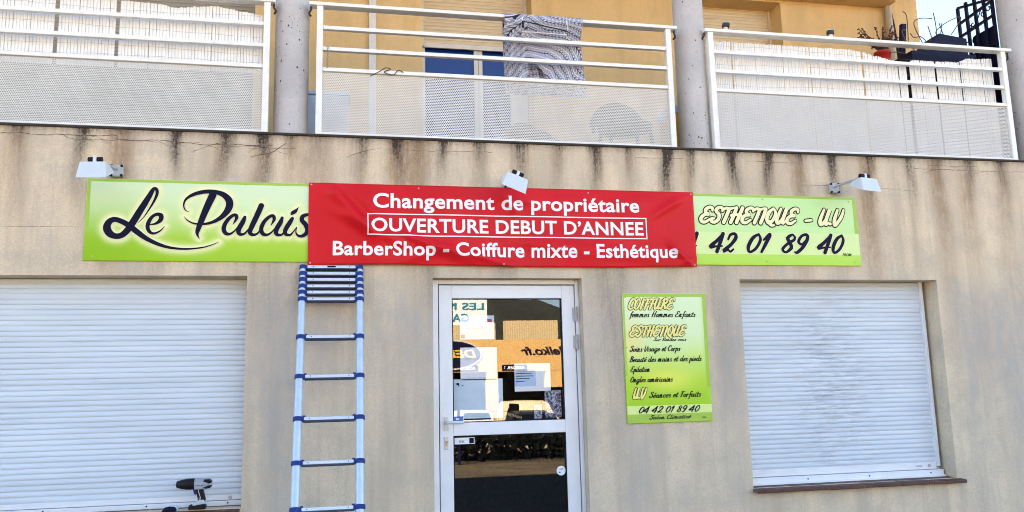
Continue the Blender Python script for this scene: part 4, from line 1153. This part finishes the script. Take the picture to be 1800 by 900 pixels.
# ---------------------------------------------------------------- sign floodlights
def floodlight(bx, bz, kx, kz, roll, tilt, yaw, label):
    o = thing('floodlight', (bx, 0, bz), label, 'lamp', 'white floodlights above the signs')
    q = MB(); q.box(bx - .042, bx + .042, -.034, -.001, bz - .044, bz + .044); q.build('wall_bracket', M['grey'], o, bevel=.006)
    q = MB()
    for dx, dz in ((-.034, .034), (-.034, -.036), (.034, .034), (.034, -.036)):
        q = MB(); q.tube([(bx + dx, -.030, bz + dz), (bx + dx, -.042, bz + dz)], .0095, 10); q.build('screw_cap', M['black'], o)
    kn = Vector((kx, -.32, kz))
    q = MB(); q.tube([(bx, -.034, bz + .008), (bx, -.05, bz + .012), kn + Vector((0, .012, -.002))], .0105, 12); q.build('arm', M['grey'], o)
    T = Matrix.Translation(kn) @ Matrix.Rotation(roll, 4, 'Y') @ Matrix.Rotation(yaw, 4, 'Z')
    for ka in (-.045, .012):
        q = MB(); q.tube([T @ Vector((ka, 0, 0)), T @ Vector((ka + .033, 0, 0))], .019, 14); q.build('swivel_knob', M['black'], o)
    q = MB(); q.box(-.0115, .0115, -.019, .020, -.038, .020, T); q.build('swivel', M['lampwhite'], o, bevel=.003)
    Hm = T @ Matrix.Translation((0, 0, -.030)) @ Matrix.Rotation(tilt, 4, 'X')
    q = MB()
    a, b, dz = .086, .097, -.122
    vs = [Hm @ Vector(p) for p in ((-a, -.05, 0), (a, -.05, 0), (a, .05, 0), (-a, .05, 0), (-b, -.062, dz), (b, -.062, dz), (b, .085, dz + .095), (-b, .085, dz + .095))]
    q.add(vs, [(0, 1, 2, 3), (0, 4, 5, 1), (1, 5, 6, 2), (2, 6, 7, 3), (3, 7, 4, 0)])
    q.add([Hm @ Vector(p) for p in ((-b, -.062, dz), (b, -.062, dz), (b, .085, dz + .095), (-b, .085, dz + .095), (-b + .008, -.054, dz + .006), (b - .008, -.054, dz + .006), (b - .008, .077, dz + .090), (-b + .008, .077, dz + .090))],
          [(0, 4, 5, 1), (1, 5, 6, 2), (2, 6, 7, 3), (3, 7, 4, 0)])
    q.build('housing', M['lampwhite'], o, bevel=.010, seg=3)
    q = MB(); q.add([Hm @ Vector(p) for p in ((-b + .008, -.054, dz + .010), (b - .008, -.054, dz + .010), (b - .008, .077, dz + .094), (-b + .008, .077, dz + .094))], [(0, 1, 2, 3)])
    q.build('lamp_glass', M['blueglass'], o)
floodlight(-1.606, 3.030, -1.668, 3.026, R(-1), R(-8), R(-4), 'white floodlight above the black script lettering of the green sign')
floodlight(1.262, 3.022, 1.266, 3.014, R(21), R(-6), R(3), 'tilted white floodlight hanging over the red banner')
floodlight(4.090, 3.048, 4.178, 3.078, R(1), R(-8), R(10), 'white floodlight on a bare arm above the phone number')

# ---------------------------------------------------------------- telescopic ladder
LB = thing('telescopic_ladder', (-.07, -.78, 0), 'silver telescopic ladder with blue collars leaning on the wall below the red banner', 'ladder')
def LY(z): return -.030 - (2.35 - z) * .319
LXL, LXR = -.300, .110
def lp(x, z): return Vector((x, LY(z), z))
rz = [2.336, 2.285, 2.238, 2.188, 2.141, 2.090, 1.813, 1.535, 1.252, .969, .686, .400, .110]
for X in (LXL, LXR):
    q = MB()
    zz = rz + [0.02]
    for i in range(len(zz) - 1):
        r_ = .0195 + .00105 * i
        q.tube([lp(X, zz[i + 1]), lp(X, zz[i])], r_, 24)
    q.build('stile', plain('brushed_aluminium', (.50, .60, .72), .38, .3, var=.08, scale=20), LB)
    for i, z in enumerate(rz):
        r_ = .0195 + .00105 * i + .0055
        q = MB(); hgt = .0145
        q.tube([lp(X, z - hgt), lp(X, z - hgt + .003), lp(X, z + hgt - .003), lp(X, z + hgt)], [r_ - .002, r_, r_, r_ - .002], 24)
        sgn = 1 if X == LXL else -1
        rod = lp(X + sgn * r_, z)
        q.box(-.004, .016, -.016, .016, -.016, .022 if i > 5 else .012, Matrix.Translation(rod) @ Matrix.Rotation(R(-17.7), 4, 'X') @ Matrix.Scale(sgn, 4, (1, 0, 0)))
        q.build('collar', M['blue_plastic'], LB)
    q = MB(); q.tube([lp(X, .02), lp(X, .005)], [.04, .042], 20); q.build('foot', M['blackish'], LB)
Ml = Matrix.Rotation(R(-17.7), 4, 'X')
for i, z in enumerate(rz):
    r_ = .0195 + .00105 * i
    q = MB(); q.box(LXL + r_ + .012, LXR - r_ - .012, -.017, .017, -.011, .011, Matrix.Translation(Vector((0, LY(z), z))) @ Ml)
    ro = q.build('rung', plain('rung_aluminium', (.62, .68, .75), .35, .3, var=.06), LB, bevel=.003)
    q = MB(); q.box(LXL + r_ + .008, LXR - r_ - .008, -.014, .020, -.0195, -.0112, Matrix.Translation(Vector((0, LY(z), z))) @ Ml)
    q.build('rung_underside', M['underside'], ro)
    q = MB()
    for X in (LXL + .075, LXR - .075):
        p_ = Matrix.Translation(Vector((X, LY(z), z))) @ Ml
        q = MB(); q.tube([p_ @ Vector((0, -.0165, .001)), p_ @ Vector((0, -.0185, .001))], .0035, 8); q.build('rivet', M['black'], ro)
q = MB(); q.box(-.03, .03, -.0195, -.0172, -.007, .006, Matrix.Translation(Vector((-.095, LY(2.336), 2.336))) @ Ml)
q.build('top_label', M['navy'], LB)

# ---------------------------------------------------------------- cordless drill on the sill
DR = thing('cordless_drill', (-.98, .0, .655), 'grey and black cordless drill standing on the terracotta sill of the clean shutter', 'drill')
DY, DZ = -.01, .826
q = MB()
q.box(-1.0, -.915, DY - .033, DY + .033, DZ - .036, DZ + .034); q.tube([(-1.0, DY, DZ), (-.925, DY, DZ), (-.908, DY, DZ)], [.036, .036, .028], 18)
q.build('motor_housing', plain('grey_plastic', (.30, .33, .38), .45), DR, bevel=.006)
q = MB(); q.tube([(-1.122, DY, DZ), (-1.118, DY, DZ), (-1.095, DY, DZ), (-1.092, DY, DZ), (-1.066, DY, DZ), (-1.062, DY, DZ), (-1.03, DY, DZ), (-1.001, DY, DZ)], [.013, .022, .028, .031, .034, .037, .038, .037], 20)
q.build('chuck', M['black'], DR)
q = MB(); q.tube([(-1.142, DY, DZ), (-1.122, DY, DZ)], [.003, .004], 8); q.build('bit', M['grey'], DR)
q = MB(); q.prism([(-.965, DZ - .030), (-.925, DZ - .034), (-.895, DZ - .03), (-.888, DZ - .012), (-.905, DZ - .014), (-.92, DZ - .012)], DY - .034, DY + .034)
q.prism([(-.945, DZ + .012), (-.935, DZ + .033), (-.905, DZ + .028), (-.888, DZ + .012), (-.893, DZ), (-.91, DZ + .004)], DY - .035, DY + .035)
q.prism([(-.995, DZ - .030), (-.945, DZ - .034), (-.925, .712), (-.972, .708)], DY - .021, DY + .021)
q.build('grip', M['black'], DR, bevel=.006)
q = MB(); q.prism([(-1.012, DZ - .034), (-.983, DZ - .034), (-.978, DZ - .062), (-.994, DZ - .074), (-1.004, DZ - .066)], DY - .012, DY + .012); q.build('trigger', M['blue_plastic'], DR, bevel=.004)
q = MB(); q.prism([(-1.010, .697), (-.975, .716), (-.935, .722), (-.928, .693), (-1.005, .681)], DY - .034, DY + .034); q.build('battery_cover', plain('light_grey_plastic', (.50, .54, .60), .45), DR, bevel=.006)
q = MB(); q.prism([(-1.035, .658), (-.922, .658), (-.924, .688), (-1.006, .680), (-1.022, .692), (-1.032, .682)], DY - .037, DY + .037); q.build('battery', M['black'], DR, bevel=.006)
q = MB(); q.box(-.992, -.965, DY - .0345, DY - .0330, DZ - .012, DZ + .0); q.box(-.955, -.945, DY - .0345, DY - .0330, DZ - .014, DZ - .004); q.build('label_plate', M['ink'], DR)
q = MB(); q.tube(catmull([(-.975, DY - .021, DZ - .035), (-.97, DY - .022, .77), (-.957, DY - .022, .73), (-.964, DY - .022, .722), (-.967, DY - .022, .736)], 5), .0022, 6); q.build('wrist_cord', M['trimwhite'], DR)
o = thing('tape_measure', (-1.15, -.02, .655), 'dark blue rounded tape measure on the sill beside the drill', 'tape measure')
q = MB(); q.prism([(-1.205, .652), (-1.108, .652), (-1.108, .668), (-1.118, .682), (-1.15, .686), (-1.19, .678)], -.05, .0); q.build('case', M['darkmetal'], o, bevel=.006)
q = MB(); q.prism([(-1.150, .687), (-1.118, .6835), (-1.1065, .668), (-1.1065, .654), (-1.103, .654), (-1.103, .67), (-1.116, .687), (-1.15, .691)], -.045, -.005); q.build('edge_trim', M['papblue'], o)

# ---------------------------------------------------------------- notices behind the door glass
def notice(name, x0, x1, z0, z1, mat, label, cat='notice', y=.146, marks=None, tilt=0.):
    o = thing(name, ((x0 + x1) / 2, y, z0), label, cat, 'papers stuck inside the door glass')
    q = MB(); T = Matrix.Translation(((x0 + x1) / 2, 0, (z0 + z1) / 2)) @ Matrix.Rotation(tilt, 4, 'Y')
    hx, hz = (x1 - x0) / 2, (z1 - z0) / 2
    q.box(-hx, hx, y, y + .001, -hz, hz, T); q.build('sheet', mat, o)
    for nm, mt, items in (marks or []):
        q = MB()
        for it in items:
            if isinstance(it[0], str):
                v, fs = lettering(it[0], it[1:5], y - .0012, .012, it[5] if len(it) > 5 else 0); q.add(v, fs)
            else:
                a, b, c, d__ = it; q.quad((a, y - .0012, c), (b, y - .0012, c), (b, y - .0012, d__), (a, y - .0012, d__))
        q.build(nm, mt, o)
    return o
M['magenta'] = plain('magenta_print', (.42, .01, .12), .5)
M['teal'] = plain('teal_print', (.01, .20, .30), .5)
M['bluesticker'] = plain('blue_sticker', (.05, .16, .42), .5)
M['paleprint'] = plain('pale_blue_print', (.45, .60, .80), .6)
notice('notice', .878, 1.165, 1.495, 1.745, M['paper'], 'plain white sheet at mid height in the door glass', marks=[('print_line', M['paleprint'], [(.91, 1.04, 1.655, 1.659), (.90, 1.08, 1.51, 1.515)])])
notice('notice', 1.30, 1.588, 1.400, 1.615, M['paper'], 'white sheet with a pale blue text block in the door glass',
       marks=[('text_block', M['paleprint'], [(1.30, 1.47, 1.44, 1.57)]), ('print_line', M['ink'], [(1.31, 1.46, 1.553, 1.559), (1.31, 1.44, 1.535, 1.541), (1.31, 1.45, 1.515, 1.521), (1.31, 1.42, 1.495, 1.501), (1.31, 1.38, 1.475, 1.481)])])
notice('poster', .8225, 1.205, 1.205, 1.503, M['papblue'], 'large pale blue poster at the foot of the upper door glass', 'poster', marks=[('print_mark', M['ink'], [(.845, .865, 1.46, 1.475), (.86, .868, 1.45, 1.463), (.885, .90, 1.455, 1.46)])])
notice('notice', .878, 1.148, 1.807, 1.992, M['papblue'], 'pale notice with magenta logos high in the door glass', marks=[('logo', M['magenta'], [(1.075, 1.13, 1.94, 1.965), (.885, .915, 1.815, 1.845)]), ('print_line', M['paleprint'], [(.93, 1.08, 1.885, 1.90)])])
def news():
    n = N('newsprint')
    v = n.noise(42, detail=6, rough=.8)
    n.set(Base_Color=n.ramp(v, [(.44, (.02, .02, .035)), (.5, (.22, .22, .30)), (.58, (.55, .56, .66))]), Roughness=.7); return n.m
M['news'] = news()
notice('flyer', 1.450, 1.512, 1.190, 1.295, M['news'], 'small dark printed flyer at the foot of the door glass', 'flyer')
notice('flyer', 1.537, 1.668, 1.195, 1.402, M['news'], 'tall dark printed flyer next to the door hinges', 'flyer')
notice('sticker', .8215, .893, 1.186, 1.225, M['bluesticker'], 'small blue sticker in the corner of the upper glass by the handle', 'sticker', y=.1285 - .0015, marks=[('logo', M['papblue'], [(.835, .86, 1.198, 1.212)])])
notice('sticker', .8225, .975, 1.018, 1.066, M['paper'], 'white sticker reading tirez below the door handle', 'sticker', y=.1285 - .0015,
       marks=[('lettering', M['ink'], [('tirez', .856, .898, 1.030, 1.050)]), ('blue_square', M['navy'], [(.935, .970, 1.022, 1.062)])])
o = thing('sticker', (1.645, .127, .76), 'round white sticker low in the lower door glass', 'sticker', 'papers stuck inside the door glass')
q = MB(); q.tube([(1.645, .1285, .792), (1.645, .1272, .792)], .036, 28); q.build('disc', M['paper'], o)
q = MB(); q.quad((1.625, .1268, .773), (1.64, .1268, .773), (1.64, .1268, .785), (1.625, .1268, .785)); q.quad((1.63, .1268, .80), (1.665, .1268, .802), (1.66, .1268, .808), (1.635, .1268, .806)); q.build('print_mark', M['bluesticker'], o)

# ---------------------------------------------------------------- across the street (seen in the door glass)
GZ = -.2
tan = plain('sand_render', (.60, .36, .14), .85, var=.06, scale=1.2)
def corr():
    n = N('corrugated_sheet')
    _, x, y, z = n.pos()
    wv = n.math('SINE', n.math('MULTIPLY', x, 42.))
    n.set(Base_Color=n.mix(n.rng(wv, -1, 1, 0, 1), (.46, .33, .18), (.62, .48, .28)), Roughness=.6); return n.m
G = thing('garage_building', (5, -26, GZ), 'sand coloured garage across the street, mirrored in the door glass', 'building')
q = MB()
q.box(-6, 18, -24.4, -24.0, 2.07, 3.25)
for a, b in ((-6, -5.4), (2.2, 2.6), (5.2, 5.62), (9.4, 9.9), (12, 12.5), (17.4, 18)):
    q.box(a, b, -24.39, -24.01, GZ, 2.069)
q.box(7.45, 9.39, -24.39, -24.01, 1.46, 2.069)
q.box(-6, 18, -30, -29.6, GZ, 3.2); q.box(-6, -5.6, -29.6, -24.4, GZ, 3.2); q.box(17.6, 18, -29.6, -24.4, GZ, 3.2)
q.build('wall', tan, G)
q = MB(); q.box(-6, 18, -29.6, -24.4, 3.2, 3.24); q.build('roof', M['grime'], G)
q = MB(); q.box(-5.9, 17.9, -26.2, -26.0, GZ, 3.19); q.build('dark_bay', M['interior'], G)
q = MB(); q.box(6.5, 8.75, -27.4, -27.0, 3.24, 4.22); q.box(4.2, 6.1, -27.4, -27.0, 3.24, 4.15); q.box(-2, 4.1, -27.4, -27.05, 3.24, 4.0); q.build('roof_shed', corr(), G)
q = MB(); v, fs = lettering('delko.fr', (6.50, 8.32, 2.66, 2.98), -23.99, .03, .3, flip=True); q.add(v, fs); q.build('fascia_lettering', M['navy'], G)
q = MB(); q.prism([(3.83 + 1.2 * math.cos(t * math.pi / 20), 2.72 + .56 * math.sin(t * math.pi / 20)) for t in range(40)], -23.999, -23.96); lo = q.build('oval_logo', plain('logo_rim', (.5, .48, .44), .5), G)
q = MB(); q.prism([(3.83 + 1.13 * math.cos(t * math.pi / 20), 2.72 + .50 * math.sin(t * math.pi / 20)) for t in range(40)], -23.958, -23.95); q.build('oval_field', M['navy'], lo)
q = MB(); v, fs = lettering('DELKO', (2.85, 4.80, 2.60, 2.90), -23.94, .03, .2, flip=True); q.add(v, fs); q.build('oval_lettering', plain('yellow_print_deep', (.75, .40, .02), .5), lo)
for a, b, t in ((5.78, 6.72, 'ATELIER 1'), (3.9, 4.86, 'ATELIER 2')):
    q = MB(); q.box(a, b, -23.999, -23.98, 2.10, 2.32); pl = q.build('door_plate', M['navy'], G)
    q = MB(); v, fs = lettering(t, (a + .08, b - .08, 2.15, 2.27), -23.975, .015, flip=True); q.add(v, fs); q.build('plate_lettering', M['letter_white'], pl)
MIRROR = Vector((0, 6.46, 1.42))
def push_back(o, k):                              # same bearing from the street corner, true size and distance
    o.location = MIRROR + (o.location - MIRROR) * k; o.scale = (k, k, k)
push_back(G, 1.53)
o = thing('roadside_billboard', (3.0, -16, GZ), 'white billboard with blue lettering mirrored high in the door glass', 'billboard')
q = MB(); q.box(1.2, 3.87, -16.05, -16.0, 3.18, 3.92); q.build('board', M['paper'], o)
q = MB()
for bx in (('LES N', (2.72, 3.78, 3.60, 3.80)), ('GA', (2.9, 3.36, 3.28, 3.50))):
    v, fs = lettering(bx[0], bx[1], -15.99, .02, flip=True); q.add(v, fs)
q.build('board_lettering', M['teal'], o)
for x in (1.3, 2.1):
    q = MB(); q.tube([(x, -16.1, GZ - 1), (x, -16.1, 3.9)], .06, 12); q.build('pole', M['darkmetal'], o)

M['carglass'] = N('car_glass').set(Base_Color=(.004, .005, .006), Roughness=.05).m
def car(loc, Lc, prof, wid, paint, label, cat):
    """side profile lofted with tumblehome, with wheels, glass and lamps"""
    x0, y0, z0 = loc
    o = thing('parked_car' if cat == 'car' else 'parked_van', loc, label, cat)
    q = MB(); n = len(prof)
    rows = []
    for t, k in ((-.5, .97), (-.40, 1.), (0, 1.01), (.40, 1.), (.5, .97)):
        rows.append([(x0 + (px - .5) * Lc, y0 + t * wid * (1 - .13 * max(0, pz - .8)), z0 + pz * (k if pz > .5 else 1)) for px, pz in prof])
    vs = [p for r in rows for p in r]
    fs = [(i * n + j, i * n + (j + 1) % n, (i + 1) * n + (j + 1) % n, (i + 1) * n + j) for i in range(4) for j in range(n)]
    q.add(vs, fs, True); q.add(rows[0], [tuple(range(n))]); q.add(rows[-1], [tuple(reversed(range(n)))])
    q.build('body', paint, o, bevel=.03)
    top = max(p[1] for p in prof)
    for sg in (-1, 1):
        q = MB(); yy = y0 + sg * (wid * .5 + .006)
        q.add([(x0 - .20 * Lc, yy, z0 + .88), (x0 + .30 * Lc, yy, z0 + .90), (x0 + .20 * Lc, yy - sg * .065 * wid * (top - .92), z0 + top - .12), (x0 - .10 * Lc, yy - sg * .065 * wid * (top - .92), z0 + top - .12)], [(0, 1, 2, 3)])
        q.build('side_window', M['carglass'], o)
        for px in (-.31, .31):
            q = MB(); yw = y0 + sg * (wid / 2 - .09)
            q.tube([(x0 + px * Lc, yw - .1, z0 + .32), (x0 + px * Lc, yw + .1, z0 + .32)], .32, 24); wh = q.build('wheel', M['blackish'], o)
            q = MB(); q.tube([(x0 + px * Lc, yw + sg * .101, z0 + .32), (x0 + px * Lc, yw + sg * .106, z0 + .32)], .2, 20); q.build('rim', M['grey'], wh)
    k0 = [p for p in prof if p[1] > .9]
    (ax, az), (bx_, bz) = k0[0], k0[1]
    q = MB(); q.add([(x0 + (ax + (bx_ - ax) * t_ - .5) * Lc - .012, y0 + s_ * wid * .41, z0 + az + (bz - az) * t_ + .01) for t_, s_ in ((.08, -1), (.08, 1), (.9, .93), (.9, -.93))], [(0, 1, 2, 3)]); q.build('rear_window', M['carglass'], o)
    (ax, az), (bx_, bz) = k0[-1], k0[-2]
    q = MB(); q.add([(x0 + (ax + (bx_ - ax) * t_ - .5) * Lc + .012, y0 + s_ * wid * .41, z0 + az + (bz - az) * t_ + .012) for t_, s_ in ((.08, -1), (.08, 1), (.9, .93), (.9, -.93))], [(0, 1, 2, 3)]); q.build('windscreen', M['carglass'], o)
    for t in (-.34, .34):
        q = MB(); q.box(x0 + .47 * Lc, x0 + .503 * Lc, y0 + t * wid - .12, y0 + t * wid + .12, z0 + .62, z0 + .76); q.build('headlight', M['lampwhite'], o)
        q = MB(); q.box(x0 - .503 * Lc, x0 - .47 * Lc, y0 + t * wid - .08, y0 + t * wid + .08, z0 + .7, z0 + .9); q.build('tail_light', M['red_pot'], o)
    return o
LZ = -1.06
hatch = [(0, .35), (.0, .85), (.03, .98), (.10, 1.38), (.2, 1.46), (.45, 1.46), (.56, 1.36), (.72, .98), (.95, .84), (1, .70), (1, .35), (.9, .25), (.1, .25)]
vanp = [(0, .35), (.0, 1.0), (.02, 1.75), (.08, 1.86), (.62, 1.86), (.70, 1.75), (.84, 1.12), (.97, .98), (1, .75), (1, .35), (.9, .28), (.1, .28)]
hb = car((6.2, -36.5, LZ), 3.9, hatch, 1.74, plain('white_paint', (.78, .78, .76), .25, var=.03), 'white hatchback mirrored in the door glass behind the blue poster', 'car')
vb = car((9.4, -36.2, LZ), 4.2, vanp, 1.9, plain('cream_paint', (.70, .60, .42), .3, var=.04), 'cream van mirrored in the door glass', 'van')
db = car((8.6, -31.5, LZ), 4.0, hatch, 1.7, plain('dark_paint', (.02, .025, .03), .2, var=.05), 'dark car mirrored in the door glass below the van', 'car')
hb.rotation_euler.z = R(-100); vb.rotation_euler.z = R(80); db.rotation_euler.z = R(85)
# mesh fence along the lot
o = thing('mesh_fence', (5, -12, GZ), 'dark green wire mesh fence across the street, mirrored in the door glass', 'fence')
for i in range(9):
    q = MB(); q.box(-5 + i * 2.5 - .03, -5 + i * 2.5 + .03, -12.03, -11.97, GZ, 1.0); q.build('post', M['darkmetal'], o)
q = MB()
x = -5.
while x < 15:
    q.box(x - .003, x + .003, -12.003, -11.997, GZ, .95); x += .1
z = GZ + .05
while z < .95:
    q.box(-5, 15, -12.0065, -12.0035, z - .003, z + .003); z += .12
q.build('wire_mesh', M['darkmetal'], o)
# low hedge behind the fence
random.seed(9)
hg = MB()
for _ in range(9000):
    c_ = Vector((random.uniform(-6, 16), -13 + random.gauss(0, .22), GZ + random.random() ** 1.3 * .62))
    a = Vector((random.uniform(-1, 1), random.uniform(-1, 1), random.uniform(-1, 1))).normalized() * .09
    b = a.cross(Vector((random.uniform(-1, 1), random.uniform(-1, 1), random.uniform(-1, 1)))).normalized() * .05
    hg.add([c_ - a, c_ + b, c_ + a, c_ - b], [(0, 1, 2, 3)])
tag(hg.build('hedge', plain('dark_leaves', (.007, .009, .004), .9, var=.5, spec=.02), loc=(5, -13, GZ)), 'low dark hedge behind the wire mesh fence across the street', 'hedge')
# wooded hill beyond
random.seed(2)
hl = MB(); nx, ny = 70, 16
def hz(x, t):
    top = min(20, 12.1 + (17 - x) * .15) if x < 17 else max(3, 12.1 - (x - 17) * .17)
    top += .4 * math.sin(x * .9) + .3 * math.sin(x * 2.3 + 1)
    return -1.2 + (top + 1.2) * math.sin(min(1, t) * math.pi / 2) + random.uniform(-.35, .35) * (t > .05)
hl.v = [(-70 + 160 * i / nx, -55 - 35 * j / ny, hz(-70 + 160 * i / nx, j / ny)) for j in range(ny + 1) for i in range(nx + 1)]
for j in range(ny):
    for i in range(nx):
        k = j * (nx + 1) + i; hl.f.append((k + nx + 1, k + nx + 2, k + 1, k)); hl.mi.append(0); hl.sm.append(False)
structure(hl.build('hill', plain('dark_scrub', (.010, .012, .007), .95, var=.5, scale=.6)))
